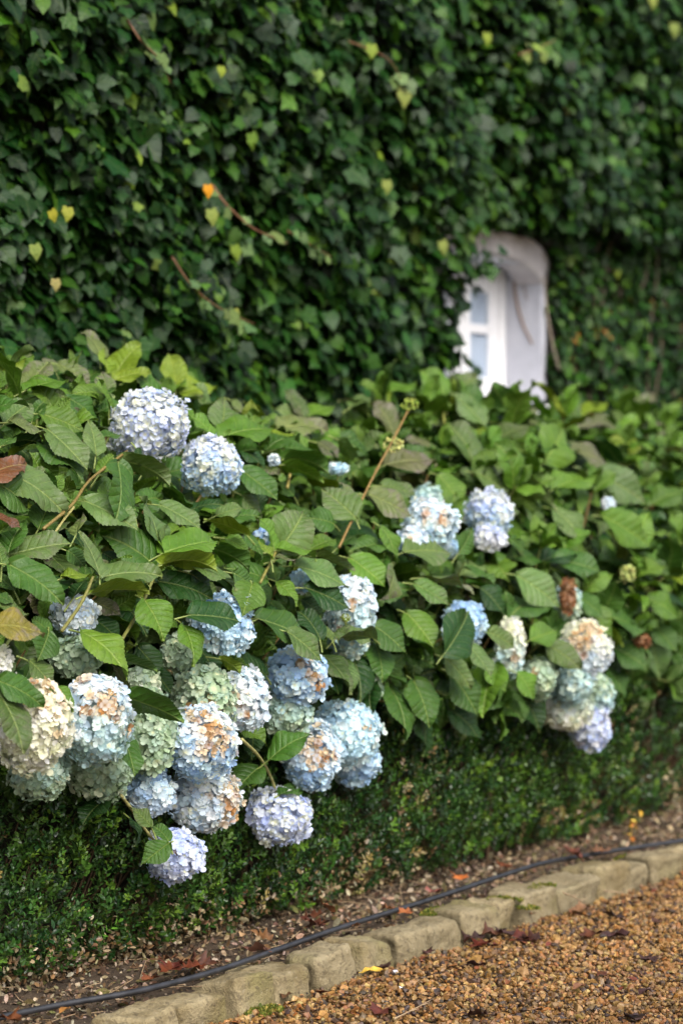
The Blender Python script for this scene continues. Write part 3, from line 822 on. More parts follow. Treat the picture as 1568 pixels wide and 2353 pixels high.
HEAD_POS = []
def make_head(spec, i):
    px, py, rx, ry, dv, ca, cb, patches, label, creamy = spec
    p = on_canopy(px, py, dv - .05); D = depth(p)
    RX, RZ = rx * D / FPX, ry * D / FPX
    RY = min(RX, max(RZ, RX * .8)) * .9
    RX *= .93; RZ *= .93
    p = p + C_FWD * RY * .35
    HEAD_POS.append((p, max(RX, RZ)))
    b = Buf(); r = np.random.default_rng(100 + i)
    side = C_RIGHT; up = np.array([0, 0, 1.0]); fwd = nrm(np.cross(up, side))      # fwd points away from camera
    area = 4 * math.pi * ((RX * RZ + RX * RY + RY * RZ) / 3)
    fl = .0122 if max(RX, RZ) > .04 else .011                                       # petal length
    for layer, (rad, dens) in enumerate(((1.0, 1.7), (.93, 1.1), (.82, .6))):
        n = max(10, int(area * rad * rad / (math.pi * fl * fl) * dens * 1.15))
        k = np.arange(n) + .5; ph = np.arccos(1 - 2 * k / n); th = math.pi * (1 + 5 ** .5) * k
        d = np.stack([np.cos(th) * np.sin(ph), np.sin(th) * np.sin(ph), np.cos(ph)], -1)
        d = nrm(d + r.normal(0, .09, (n, 3)))
        lump = 1 + .12 * wob(d, 3.5, 200 + i) + .09 * wob(d, 8, 300 + i) + r.normal(0, .04, n)
        rr = rad * lump
        loc = d * rr[:, None]
        T = p + loc[:, :1] * RX * side + loc[:, 1:2] * RY * fwd + loc[:, 2:] * RZ * up
        N_ = nrm(d[:, :1] / RX * side + d[:, 1:2] / RY * fwd + d[:, 2:] / RZ * up)
        N_ = nrm(N_ + r.normal(0, .30, (n, 3)) + np.array([0, 0, .06]))
        tdir = nrm(np.cross(N_, nrm(r.normal(size=(n, 3)))))
        s = fl * r.lognormal(0, .16, n) * (.96 if layer == 0 else 1.0)
        mixk = np.clip(.5 + d[:, 2] * .9 + r.normal(0, .25, n), 0, 1)
        A = np.array(FC[ca])[r.integers(0, len(FC[ca]), n)]; B = np.array(FC[cb])[r.integers(0, len(FC[cb]), n)]
        c = A * mixk[:, None] + B * (1 - mixk[:, None])
        c *= (1.06 + r.normal(0, .06, (n, 1)))
        c2 = c * .8 + .2 * np.array([.72, .76, .70])
        cm = r.random(n) < creamy
        c2[cm] = np.array([.80, .80, .50]) * (1 + r.normal(0, .05, (cm.sum(), 1)))
        cw = r.random(n) < creamy * .38
        c[cw] = c[cw] * .35 + .65 * np.array([.84, .84, .60])
        for dx, dy, sz in patches:
            fz = -math.sqrt(max(.05, 1 - dx * dx - dy * dy)) if dx * dx + dy * dy < 1 else -.15
            pc = nrm(np.array([dx, fz, dy]))
            dist = np.linalg.norm(d - pc, axis=1) / (sz * 1.25)
            hit = r.random(n) < np.clip(1.35 - dist, 0, .92)
            bc = np.array(FC['brown'])[r.integers(0, 5, n)] * (1 + r.normal(0, .12, (n, 1)))
            bl = r.uniform(.45, 1, n)[:, None]
            c[hit] = (c * (1 - bl) + bc * bl)[hit]; c2[hit] = (bc * .6)[hit]
            s[hit] *= .93
        c = np.clip(c, .02, .92); c2 = np.clip(c2, .02, .92)
        R = frames(tdir, N_, s); ti = r.integers(0, len(FLOR), n)
        for j, t in enumerate(FLOR):
            q = ti == j
            b.add(t, R[q], T[q], c[q], 0, None, True, c2[q])
    core = np.array(FC[cb]).mean(0) * .8
    b.add(ICO, [np.stack([side * RX * .68, fwd * RY * .68, up * RZ * .68], 1)], [p], [core], 0)
    # flower stalk running back into the shrub
    q = p + fwd * (.22 + .1 * r.random()) + up * (.05 if RZ > .03 else 0) + side * r.normal(0, .03)
    b.tube(spline([p, (p + q) / 2 + up * .015, q], 8), np.linspace(.0035, .0045, 8), (.14, .17, .05), 1, 6)
    return p, b, label
heads = [make_head(s, i) for i, s in enumerate(HEADS)]

# green unopened bud clusters
BUDS = [(940, 930, 20, 16, -.06, (.22, .30, .04)), (903, 1022, 28, 18, -.06, (.46, .50, .16)), (793, 1418, 12, 10, -.09, (.20, .26, .04)), (1440, 1318, 18, 22, -.02, (.34, .38, .12))]
buds = []
for px, py, rx, ry, dv, c in BUDS:
    p = on_canopy(px, py, dv) if py > 1250 else None
    if p is None: p = at_v(px, py, 3.80 if px < 920 else 3.81)
    D = depth(p); n = 70
    d = nrm(rng.normal(size=(n, 3))); s = rng.uniform(.10, .2, n) * ry * D / FPX * 1.1
    T = p + d[:, :1] * rx * D / FPX * C_RIGHT + d[:, 1:2] * rx * D / FPX * C_FWD + d[:, 2:] * ry * D / FPX * np.array([0, 0, 1])
    T = p + (T - p) * rng.uniform(.6, 1, (n, 1))
    b = Buf(); b.add(ICO, np.einsum('m,ij->mij', s, np.eye(3)), T, pal([c], n, .2), 0)
    for t in T[::6]: b.tube([p - np.array([0, 0, .02]), t], .0012, (.2, .26, .06), 1, 4, False)
    buds.append((p, b))

# ---- leaves read off the photograph, in the windows they were read from
ZOOM = {0: (0, 0, 1), 1: (0, 735.1, .28130), 2: (441.05, 735.1, .28130), 3: (0, 1102.6, .28130), 4: (441.05, 1102.6, .28130), 5: (0, 1470.2, .28130), 6: (441.05, 1470.2, .28130),
        8: (784.3, 735.1, .50020), 9: (784.3, 1286.4, .50020)}
HAND = """
0 386 1938 326 1984 .8 mid -.12;0 388 1932 352 1892 .6 mid -.1;0 348 1898 300 1852 .55 greygreen -.1;0 642 1826 690 1812 .5 mid -.1;0 250 1835 185 1888 .5 dark -.03;0 300 1880 318 1940 .3 dark -.04;0 610 1330 520 1300 .5 mid 0;0 330 1330 250 1290 .6 mid 0
1 820 310 690 60 .42 grey .1;1 870 420 862 225 .7 yellow .05;1 930 480 1135 170 .6 yellow .05;1 1440 520 1385 260 .8 yellow .1;1 940 490 1230 410 .35 yellow 0;1 1080 500 1372 522 .45 grey .05
1 220 560 400 330 .75 grey 0;1 215 570 548 482 .36 bright -.03;1 160 645 0 300 .32 bright -.03;1 -40 450 215 310 .6 yellow .06;1 300 620 535 600 .6 greygreen .02;1 880 600 835 420 .9 grey .02
1 480 360 745 520 .5 grey .08;1 850 600 590 590 .5 bright 0;1 335 765 705 905 .55 bright 0;1 45 840 258 665 .85 greygreen -.02;1 262 835 345 650 .7 mid .02;1 545 630 832 850 .45 mid .03
1 80 835 392 945 .3 grey -.03;1 385 890 725 1210 .5 pale -.04;1 785 1095 735 815 .62 pale -.04;1 330 1005 700 1290 .5 mid 0;1 820 1250 922 1090 .62 bright -.05;1 960 1170 985 1640 .42 mid -.09
1 40 1230 562 1555 .42 pale -.05;1 -150 1310 218 1140 .55 red -.08;1 15 1030 135 955 .6 mid 0;1 90 1000 350 985 .36 dark .02;1 820 965 985 925 .5 mid -.02;1 1190 1215 1245 1110 .6 pale .0
1 1120 1050 1150 1190 .4 dark -.05;1 985 1155 1410 1300 .4 pale -.03;1 895 735 815 470 .12 bright -.04;1 1430 615 1785 520 .5 yellow .08
1 600 560 860 380 .5 mid .16;1 1300 640 1500 440 .6 bright .12;1 60 420 250 260 .5 greygreen .14;1 460 420 350 310 .7 grey .12;1 640 700 560 560 .7 mid .1;1 1490 900 1560 700 .5 bright .1
2 240 925 272 622 .85 greygreen 0;2 230 960 660 862 .5 bright 0;2 180 975 -10 750 .3 bright .02;2 595 830 430 665 .4 yellow .05;2 910 790 770 550 .45 greygreen .1;2 920 805 1155 690 .5 bright .1
2 885 795 690 720 .7 pale .1;2 890 805 825 690 .3 purple .08;2 700 885 1118 862 .38 grey .05;2 630 965 835 925 .36 yellow .03;2 1000 985 1225 900 .5 bright .05;2 1180 955 1465 1130 .5 mid .05
2 1040 1005 1195 1120 .6 purple .03;2 690 1055 1010 1050 .3 mid .05;2 395 1225 705 1460 .55 mid -.02;2 395 1050 610 1210 .5 dark .04;2 740 1140 1115 1190 .4 mid .02;2 745 1180 1065 1305 .34 bright -.01
2 1190 975 1370 1190 .36 pale .0;2 1435 765 1205 635 .4 grey .12;2 1512 725 1468 560 .5 bright .12;2 1565 870 1508 640 .5 purple .0;2 1395 1065 1565 980 .5 grey .05;2 500 960 430 830 .5 mid .06
2 20 560 -80 420 .6 bright .14;2 330 660 420 760 .5 grey .1;2 700 980 560 900 .6 pale .06
3 690 172 1135 395 .48 pale -.04;3 322 390 425 150 1.15 mid 0;3 -40 20 275 240 .7 mid -.03;3 -30 300 185 395 .3 red -.06;3 70 610 205 300 .55 mid -.03;3 70 620 595 498 .42 greygreen -.05
3 320 600 445 650 .7 purple -.06;3 85 695 532 985 .5 mid -.05;3 530 840 30 820 .36 dark .04;3 625 445 682 275 .6 grey 0;3 815 785 668 420 .34 pale -.04;3 510 800 745 765 .36 yellow -.04
3 815 800 1325 742 .36 pale -.05;3 738 925 1200 885 .2 yellow -.07;3 555 575 700 700 .75 mid .03;3 600 965 700 800 .6 dark .02;3 1275 710 865 420 .62 mid 0;3 1305 600 1185 125 .32 pale -.04
3 1245 625 1128 240 .18 mid -.02;3 1300 580 1370 365 .5 pale -.03;3 1318 605 1785 478 .5 bright -.06;3 1315 695 1765 665 .3 yellow -.07;3 1395 690 1720 720 .34 mid 0;3 1310 205 1650 395 .42 pale -.01
3 1185 985 1352 1292 1.15 bright -.07;3 1300 830 1745 945 .5 dark 0;3 780 995 990 1100 .62 purple .04;3 760 1130 990 1310 .62 dark .05;3 985 985 1210 1250 .8 dark .05;3 -80 1195 395 1232 .52 redyellow -.1
3 -30 1030 248 1085 .5 greygreen -.03;3 400 1250 265 1115 .7 mid -.01;3 -20 950 115 1000 .6 mid -.03;3 440 420 330 250 .5 mid .06;3 560 400 700 560 .6 dark .06;3 850 600 1000 700 .7 dark .06
3 120 900 -40 760 .5 mid .03;3 20 700 -30 480 .6 greygreen 0;3 1110 300 1040 180 .5 mid .06
4 700 582 935 245 .95 greygreen -.04;4 695 572 1030 612 .24 bright -.06;4 685 650 850 652 .26 purple -.07;4 648 645 535 465 .32 yellow -.06;4 668 560 555 278 .26 bright -.03;4 935 585 1170 470 .55 bright 0
4 845 700 1275 855 .44 pale -.04;4 1010 620 1322 722 .3 greygreen 0;4 925 880 1298 1042 .52 dark -.05;4 490 850 418 1092 1.15 bright -.06;4 340 760 500 870 .8 mid -.02;4 -15 700 388 858 .32 pale -.06
4 -10 765 178 945 .7 dark -.01;4 -25 1105 405 1140 .56 dark -.09;4 520 1130 1000 1310 .42 mid -.05;4 590 1105 775 1060 .5 dark .02;4 1045 1300 868 1035 .5 dark -.02;4 695 830 870 1010 .5 bright -.02
4 135 550 495 715 .36 mid 0;4 285 480 475 595 .6 bright .02;4 455 455 115 308 .34 yellow -.02;4 445 445 590 640 .5 mid 0;4 285 312 560 278 .4 mid .03;4 205 285 415 220 .6 pale .04
4 1335 310 1065 65 .8 greygreen -.02;4 1160 360 935 295 .8 mid .03;4 1345 225 1215 15 .4 grey -.02;4 1430 130 1645 270 .5 grey -.03;4 1565 525 1295 560 .5 mid .02;4 1295 640 1580 860 .8 bright 0
4 1490 1300 1175 1265 .4 greygreen -.1;4 1145 1300 1050 1195 .5 pale -.04;4 640 1000 760 1120 .6 mid .05;4 1100 330 1240 480 .6 mid .08;4 830 120 700 20 .6 mid .1;4 420 130 560 330 .5 greygreen .06
4 1180 560 1330 440 .7 mid .06;4 1560 660 1400 900 .7 mid .04;4 900 980 1080 1120 .6 dark .06
5 -10 335 375 525 .5 mid -.12;5 -30 410 225 890 .45 greygreen -.14;5 425 395 612 570 .6 bright -.1;5 245 170 445 385 .6 greygreen -.03;5 1005 468 1488 640 .44 mid -.12;5 1045 425 915 185 .3 purple -.04
5 1000 765 1112 1112 .5 mid -.1;5 965 165 1275 232 .3 mid 0;5 400 -70 318 162 1.1 mid -.04;5 675 -60 1082 272 .45 bright -.04;5 1130 60 1320 290 .7 dark .06;5 1430 1010 1560 1110 .6 dark .05
5 760 300 880 460 .6 dark .06;5 1250 240 1400 430 .7 dark .07
6 640 970 975 735 .55 mid -.1;6 552 1035 335 1245 .75 mid -.08;6 605 290 345 155 .5 dark .02;6 225 150 412 265 .4 yellow -.02;6 775 -70 1075 172 .5 greygreen -.1;6 1075 130 1325 415 .44 greygreen -.02
6 1090 200 1205 425 .6 dark .0;6 505 735 490 965 .8 dark .03;6 1395 655 1512 690 .7 mid .0;6 875 1210 725 1275 .8 mid -.04;6 585 680 765 765 .7 mid .02;6 -65 -120 40 192 .6 bright -.05
6 60 60 210 300 .8 dark .03;6 1300 120 1400 480 .7 dark .02;6 1500 40 1568 330 .7 mid .0;6 1350 -40 1470 180 .6 dark .05;6 1180 -20 1290 -130 .5 greygreen -.05;6 620 640 480 560 .5 dark .06
8 930 650 1032 482 1.0 bright 0;8 615 692 825 610 .55 bright 0;8 600 645 485 450 .5 greygreen 0;8 205 665 445 640 .52 purple -.06;8 242 552 158 358 .42 purple .0;8 420 600 290 535 .25 purple .0
8 975 775 1165 722 .55 bright 0;8 1165 700 1400 835 .6 pale -.02;8 1420 850 1580 770 .62 bright -.02;8 1195 900 1425 1035 .55 bright -.04;8 968 870 1135 1035 .45 pale -.02;8 615 700 785 805 .5 greygreen -.02
8 725 720 985 855 .4 greygreen -.02;8 1055 600 1225 655 .5 purple .02;8 445 715 560 855 .7 bright .0;8 540 1065 602 960 .7 mid -.08;8 975 1100 1195 1150 .5 mid 0;8 125 800 330 900 .52 grey -.06
8 185 760 350 805 .4 greygreen -.04;8 795 445 820 288 .42 yellow .08;8 475 352 365 218 .6 bright .1;8 490 352 625 248 .75 greygreen .1;8 175 362 335 280 .42 bright .1;8 1100 445 1215 370 .5 yellow .08
8 1050 485 1060 300 .36 greygreen .06;8 870 490 855 385 .6 grey .06;8 1245 475 1075 482 .4 purple .04;8 1250 565 1355 430 .6 bright .04;8 1400 745 1395 630 .6 mid .02;8 1395 565 1475 500 .6 purple .03
8 180 950 262 1105 .42 bright -.02;8 290 1065 505 1060 .65 greygreen -.04;8 770 1005 845 1055 .6 mid -.02;8 650 480 510 330 .5 pale .06;8 700 560 860 470 .5 greygreen .06;8 40 400 130 350 .5 pale .1
9 330 555 412 758 .66 mid -.03;9 360 690 392 898 .5 dark -.01;9 500 520 632 712 .6 mid -.03;9 700 480 640 705 .7 bright -.02;9 485 680 655 828 .5 dark -.01;9 215 580 318 822 .45 mid -.01
9 765 600 832 745 .6 mid 0;9 475 450 602 585 .5 pale -.05;9 578 390 692 535 .42 pale -.05;9 665 480 755 605 .6 bright -.03;9 805 520 895 645 .72 bright -.05;9 945 392 1105 495 .6 greygreen -.07
9 1085 170 1205 255 .6 mid 0;9 1225 262 1395 332 .5 mid 0;9 1245 400 1405 490 .7 mid 0;9 335 110 495 202 .5 greygreen -.04;9 375 80 605 135 .18 grey -.05;9 805 70 1005 210 .62 pale -.04
9 868 365 988 320 .95 bright -.03;9 145 300 300 420 .8 mid -.02;9 300 245 425 395 .9 bright -.03;9 5 330 142 372 .5 pale -.04;9 15 470 55 595 .6 pale -.02;9 1225 500 1305 635 .5 mid 0
9 470 430 590 235 .8 dark -.09;9 670 330 800 400 .6 greygreen -.05;9 140 560 130 720 .6 dark 0;9 750 600 700 740 .6 mid .02;9 870 640 830 760 .5 dark .03;9 1180 280 1250 420 .6 mid .03
9 640 130 760 260 .6 dark .05;9 230 40 210 180 .5 grey -.03;9 1400 180 1560 260 .6 bright .0;9 1300 80 1480 20 .5 bright .0;9 1430 300 1540 420 .6 mid .0;9 1240 640 1200 520 .5 mid .05
"""
LSHAPE = np.array([0, -.70, .71])
def hand_leaf(zm, bx, by, tx, ty, wr, ck, dv):
    ox, oy, k = ZOOM[zm]
    bpx, bpy = ox + bx * k, oy + by * k; tpx, tpy = ox + tx * k, oy + ty * k
    cx, cy = (bpx + tpx) / 2, (bpy + tpy) / 2
    c = on_canopy(cx, cy, dv - .03)
    Np = nrm(np.array([rng.normal(-.20, .28), -.72 + rng.normal(0, .14), .60 + rng.normal(0, .2)]))
    vw = nrm(c - C_POS)
    for _ in range(12):                                  # never so edge-on that the leaf would have to be huge
        if abs(vw @ Np) > .62: break
        Np = nrm(Np - .15 * vw)
    def hit(px, py):
        r = ray(px, py); return C_POS + r * (((c - C_POS) @ Np) / (r @ Np))
    B, T = hit(bpx, bpy), hit(tpx, tpy)
    L = np.linalg.norm(T - B); d = (T - B) / L
    Limg = math.hypot(tpx - bpx, tpy - bpy) * depth(c) / FPX
    want = wr * Limg                                   # apparent width in metres
    view = nrm(c - C_POS)
    def seen(n_):
        s_ = np.cross(d, n_); s_ = s_ - view * (s_ @ view)
        da = d - view * (d @ view); da = nrm(da)
        return np.linalg.norm(s_ - da * (s_ @ da))
    wd = min(.70 * L, .13)
    n_ = Np
    if seen(n_) * wd > want:                            # roll about the midrib until it shows as narrow as in the photo
        best = None
        for sg in (1, -1):
            for a in np.linspace(0, 1.45, 40):
                q = np.array(Matrix.Rotation(sg * a, 3, Vector(d))) @ Np
                e = abs(seen(q) * wd - want) + (0 if q[2] > 0 else .02) - .002 * q[2]
                if best is None or e < best[0]: best = (e, q)
        n_ = best[1]
    else:
        wd = min(want / max(seen(n_), .35), .95 * L)
    t = HLH[rng.integers(0, len(HLH))]
    R = frames(d[None], n_[None], np.array([wd / .65]), np.array([L * 1.04]), np.array([L]))
    i = shrub_of(c[0])
    SH_BUF[i].add(t, R, [B], leafcol(ck, 1, .10))
    # leaf stalk
    e = B - d * .03 + np.array([0, .012, -.012])
    SH_BUF[i].tube([B + d * .004, (B + e) / 2, e], [.0018, .0022, .0025], (.20, .26, .07), 1, 5, False)
for ln in HAND.strip().split("\n"):
    for q in ln.split(";"):
        f = q.split(); hand_leaf(int(f[0]), *map(float, f[1:6]), f[6], float(f[7]))

# ---- the rest of the canopy: leafy shoots all over the shrub surface
HP = np.array([h[0] for h in HEAD_POS]); HR = np.array([h[1] for h in HEAD_POS])
def clear_of_heads(P):
    k = np.ones(len(P), bool)
    for p, r in zip(HP, HR):
        w_ = P - p; a = np.clip(w_ @ -C_FWD, 0, .6)
        d = np.linalg.norm(w_ - a[:, None] * -C_FWD, axis=1)
        k &= ~(d < r * 1.0 + .02)
    return k
PROB = {'mid': .36, 'bright': .29, 'yellow': .06, 'dark': .10, 'pale': .09, 'greygreen': .07, 'grey': .025, 'purple': .018}
def leafy_shoots(x0, x1, step, inset, leafscale=1.0, dark=False, tlo=0.0, thi=1.0, drop=0.0, upright=False):
    nu, nt_ = int((x1 - x0) / step), int(1.75 * (thi - tlo) / step)
    uu, tt = np.meshgrid(np.arange(nu), np.arange(nt_), indexing='ij')
    u = x0 + (uu.ravel() + rng.random(uu.size)) * step; t = tlo + (tt.ravel() + rng.random(uu.size)) / nt_ * (thi - tlo)
    v, z = prof_vz(u, t); v2, z2 = prof_vz(u, np.clip(t + .02, 0, 1)); v1, z1 = prof_vz(u, np.clip(t - .02, 0, 1))
    tan = nrm(np.stack([v2 - v1, z2 - z1], -1)); nv, nz = -tan[:, 1], tan[:, 0]
    n = len(u); ins = rng.uniform(*inset, n)
    tip = np.stack([u + rng.normal(0, .02, n), v - nv * ins, z - nz * ins], -1)
    tip[:, 2] += rng.normal(0, .02, n)
    up = np.clip(.25 + t * .9, .2, .9)
    ax = nrm(np.stack([rng.normal(0, .28, n), nv * .8 + rng.normal(0, .18, n), nz * .8 + up + rng.normal(0, .15, n)], -1))
    if upright: ax = nrm(ax * .5 + np.array([0, 0, 1.0]) + rng.normal(0, .12, (n, 3)))
    LE, LN, LB, LS, LU, LC = [], [], [], [], [], []
    az0 = rng.random(n) * 6.28
    a1 = nrm(np.cross(ax, np.array([[.3, .2, .9]]))); a2 = np.cross(ax, a1)
    back = 0.0
    kinds = list(PROB); pr = np.array(list(PROB.values())); pr = pr / pr.sum()
    for k, (gap, el, ln) in enumerate(((0, .42, .066), (.020, .78, .105), (.045, 1.15, .132), (.065, 1.5, .135))):
        back += gap
        for sg in (0, math.pi):
            az = az0 + k * 1.571 + sg + rng.normal(0, .2, n)
            rad = a1 * np.cos(az)[:, None] + a2 * np.sin(az)[:, None]
            e = el + rng.normal(0, .2, n) + (.2 if dark else 0) - (el * .35 if upright else 0)
            d = nrm(ax * np.cos(e)[:, None] + rad * np.sin(e)[:, None] + np.array([0, 0, -.16 * k]))
            nn = nrm(ax * np.sin(e)[:, None] - rad * np.cos(e)[:, None] + np.array([0, -.08, .15]) + rng.normal(0, .30, (n, 3)))
            b = tip - ax * back + d * .012
            L = ln * leafscale * rng.lognormal(0, .16, n)
            LE.append(d); LN.append(nn); LB.append(b); LS.append(L); LU.append(u)
            cc = np.empty((n, 4)); kk = rng.choice(len(kinds), n, p=pr)
            for i, name in enumerate(kinds):
                q = kk == i
                if q.any(): cc[q] = leafcol(name, q.sum())
            if k == 0:
                q = rng.random(n) < .75; cc[q] = leafcol('bright', q.sum())
            if k == 1 and not dark:
                q = rng.random(n) < .40; cc[q] = leafcol('bright', q.sum())
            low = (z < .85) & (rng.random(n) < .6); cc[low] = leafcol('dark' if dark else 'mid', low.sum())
            if dark: cc[:, :3] *= .75  # inner layer: shade inside the shrub put into the leaf colour
            LC.append(cc)
    d, nn, b, L, U, C = map(np.concatenate, (LE, LN, LB, LS, LU, LC))
    keep = clear_of_heads(b + d * (L * .5)[:, None]) & clear_of_heads(b + d * (L * .95)[:, None]) & (rng.random(len(b)) > drop)
    d, nn, b, L, U, C = d[keep], nn[keep], b[keep], L[keep], U[keep], C[keep]
    R = frames(d, nn, L * rng.uniform(.85, 1.1, len(L)), L, L)
    si = np.argmin(np.abs(U[:, None] - np.array(SHRUB_U)[None]), 1); ti = rng.integers(0, len(HL), len(L))
    for s_ in range(len(SHRUB_U)):
        for j, t_ in enumerate(HL):
            q = (si == s_) & (ti == j)
            if q.any(): SH_BUF[s_].add(t_, R[q], b[q], C[q])
    for i in range(n):
        e = tip[i] - ax[i] * .24 + np.array([0, .03, -.05])
        if not clear_of_heads(((tip[i] + e) / 2)[None])[0]: continue
        s_ = shrub_of(u[i])
        SH_BUF[s_].tube([tip[i], tip[i] - ax[i] * .12, e], [.0022, .0034, .004], (.16, .19, .05) if rng.random() < .7 else (.26, .17, .07), 1, 5, False)
leafy_shoots(3.9, 6.3, .16, (.02, .12))
leafy_shoots(6.3, 10.8, .185, (-.02, .09), 1.2)
leafy_shoots(2.0, 3.9, .18, (0, .1)); leafy_shoots(10.8, 11.3, .18, (0, .1))
leafy_shoots(6.9, 10.6, .40, (-.06, -.01), 1.25, False, .55, .98, .0, True)
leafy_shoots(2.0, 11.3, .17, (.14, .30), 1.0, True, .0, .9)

# named stems seen in the photograph
STEMS = [([(100, 1215), (165, 1160), (208, 1102), (292, 1036)], -.07, .0038, (.19, .14, .04), "thick orange-brown stem carrying the highest flower head"),
         ([(778, 1258), (815, 1180), (862, 1085), (905, 1005), (938, 940)], None, .0036, (.21, .135, .04), "tall bare orange stem ending in green buds"),
         ([(280, 1470), (318, 1405), (348, 1340), (372, 1285)], -.04, .0042, (.14, .15, .035), None),
         ([(142, 1450), (178, 1400), (200, 1360), (214, 1325)], -.10, .0040, (.16, .16, .04), None),
         ([(597, 1340), (612, 1310), (628, 1280), (640, 1250)], -.06, .0038, (.18, .17, .04), None),
         ([(555, 1698), (590, 1732), (612, 1765), (628, 1800), (638, 1838)], -.10, .0040, (.34, .33, .13), "pale curved stem holding the lone lilac head"),
         ([(278, 1826), (305, 1862), (330, 1900), (358, 1935)], -.10, .0038, (.32, .30, .12), "thin pale stem holding the lowest head"),
         ([(170, 1165), (150, 1190), (128, 1222)], -.06, .0032, (.30, .28, .10), None),
         ([(1017, 905), (1018, 950), (1022, 1000)], .06, .0042, (.26, .28, .06), None),
         ([(660, 1120), (668, 1080), (676, 1045)], .04, .0040, (.28, .24, .07), None)]
stem_objs = []
for pts, off, rad, c, lab in STEMS:
    if off is None: P = [at_v(px, py, v) for (px, py), v in zip(pts, (3.66, 3.70, 3.75, 3.79, 3.81))]
    else:
        P = [on_canopy(px, py, off) for px, py in pts]
        for i in range(1, len(P)): pass
    P = np.array(P); b = Buf()
    S = spline(P, 30)
    rr = np.full(30, rad) * np.linspace(1.05, .85, 30)
    for kn in (6, 15, 23): rr[kn] *= 1.25                   # swollen nodes
    b.tube(S, rr, c, 0, 8)
    stem_objs.append((S[15], b, lab))

for i, (u, l) in enumerate(SH_ROOT):
    root = empty("hydrangea", (u, 4.2, .08), l or ["hydrangea standing nearest the camera, left of the picture", "leafy hydrangea beside the kerb before the picture begins", "", "", "", "", "", "hydrangea at the far end of the row"][i],
                 "hydrangea", "hydrangeas in a row along the house")
    sb = SH_BUF[i]
    for k in range(9):                                       # canes from the ground
        a = rng.uniform(0, 6.28); r0 = rng.uniform(.02, .12); tu = u + rng.uniform(-.5, .5); tv, tz = prof_vz(np.array(tu), np.array(rng.uniform(.15, .95)))
        p0 = np.array([u + r0 * math.cos(a), 4.22 + r0 * math.sin(a), .05]); p1 = np.array([tu, tv + .15, tz - .15])
        sb.tube(spline([p0, (p0 * .5 + p1 * .5) + np.array([0, .05, .12]), p1], 8), np.linspace(.008, .004, 8), (.20, .14, .08), 1, 6)
    sb.build("foliage", [M_HLEAF, M_STEM], root)
    for p, b, lab in heads:
        if shrub_of(p[0]) == i: tag(b.build("flower_head", [M_PETAL, M_STEM], root), lab)
    for p, b in buds:
        if shrub_of(p[0]) == i: tag(b.build("flower_bud", [M_STEM, M_STEM], root), "cluster of green unopened buds")
    for p, b, lab in stem_objs:
        if shrub_of(p[0]) == i:
            o = b.build("stem", [M_STEM], root)
            if lab: tag(o, lab)

# ------------------------------------------------------------------ kerb stones
JOINTS = [(-260, 2560), (-140, 2505), (-20, 2450), (95, 2402), (205, 2366), (320, 2331), (427, 2306), (540, 2266), (635, 2233), (733, 2206), (826, 2176), (915, 2156), (989, 2128), (1073, 2106), (1154, 2081),
          (1204, 2068), (1291, 2046), (1384, 2013), (1444, 1991), (1504, 1976), (1561, 1961), (1620, 1942), (1675, 1925), (1730, 1910)]
KLAB = ["kerb stone before the picture begins, first of the row", "second kerb stone before the picture begins", "third kerb stone before the picture begins",
        "last kerb stone before the lower picture edge", "flat mossy kerb stone lying at the lower picture edge under the hose",
        "kerb stone next to the mossy gravel patch, greenish on top", "long low kerb stone left of the sharply squared one", "sharply squared buff kerb stone in the near part of the row",
        "greenish kerb stone right after the sharply squared one", "broad kerb stone with a dark speck on its top", "kerb stone just behind the yellow fallen leaf",
        "kerb stone with a white splash on its top edge", "small squarish kerb stone right of the white-splashed one", "smooth rounded buff kerb stone, tallest in the middle",
        "kerb stone to the left of the narrow mossy one", "narrow kerb stone capped with yellow-green moss", "kerb stone right after the narrow mossy one",
        "pale wedge-shaped kerb stone with moss behind its top", "short dark kerb stone after the pale wedge-shaped one", "low kerb stone third from the far picture edge",
        "kerb stone beside the far orange leaf fragments", "kerb stone at the far picture edge", "kerb stone past the far picture edge"]
us = []
for px, py in JOINTS:
    r = ray(px, py); us.append(float((C_POS + r * (KERB_V / r[1]))[0]))
for _i in range(12): us.append(us[-1] + .19 + .05 * ((_i * 7) % 5) / 4)      # the row runs on past the picture
hs_ = [.07, .07, .07, .068, .066, .066, .066, .078, .078, .080, .082, .074, .078, .082, .080, .064, .070, .088, .074, .072, .074, .076, .074] + [.074] * 12
KLAB += [KLAB[-1]] * 12
for i in range(len(us) - 1):
    r = np.random.default_rng(900 + i)
    a, b_ = us[i] + .011 + .004 * r.random(), us[i + 1] - .011 - .004 * r.random()
    dvv = r.normal(0, .014)
    c = ((a + b_) / 2, 3.367, 0)
    o = rough_block("kerb_stone", (a, KERB_V + dvv, -.05), (b_, KERB_BACK + r.normal(0, .010), hs_[i] - .008 + r.normal(0, .008)), M_STONE, None, 900 + i, .0052, .009 + .009 * r.random(), .011, 8, c)
    o.rotation_euler = (r.normal(-.02, .06), r.normal(0, .045), r.normal(0, .075))
    tag(o, KLAB[i], "kerb stone", "sandstone kerb stones edging the gravel")
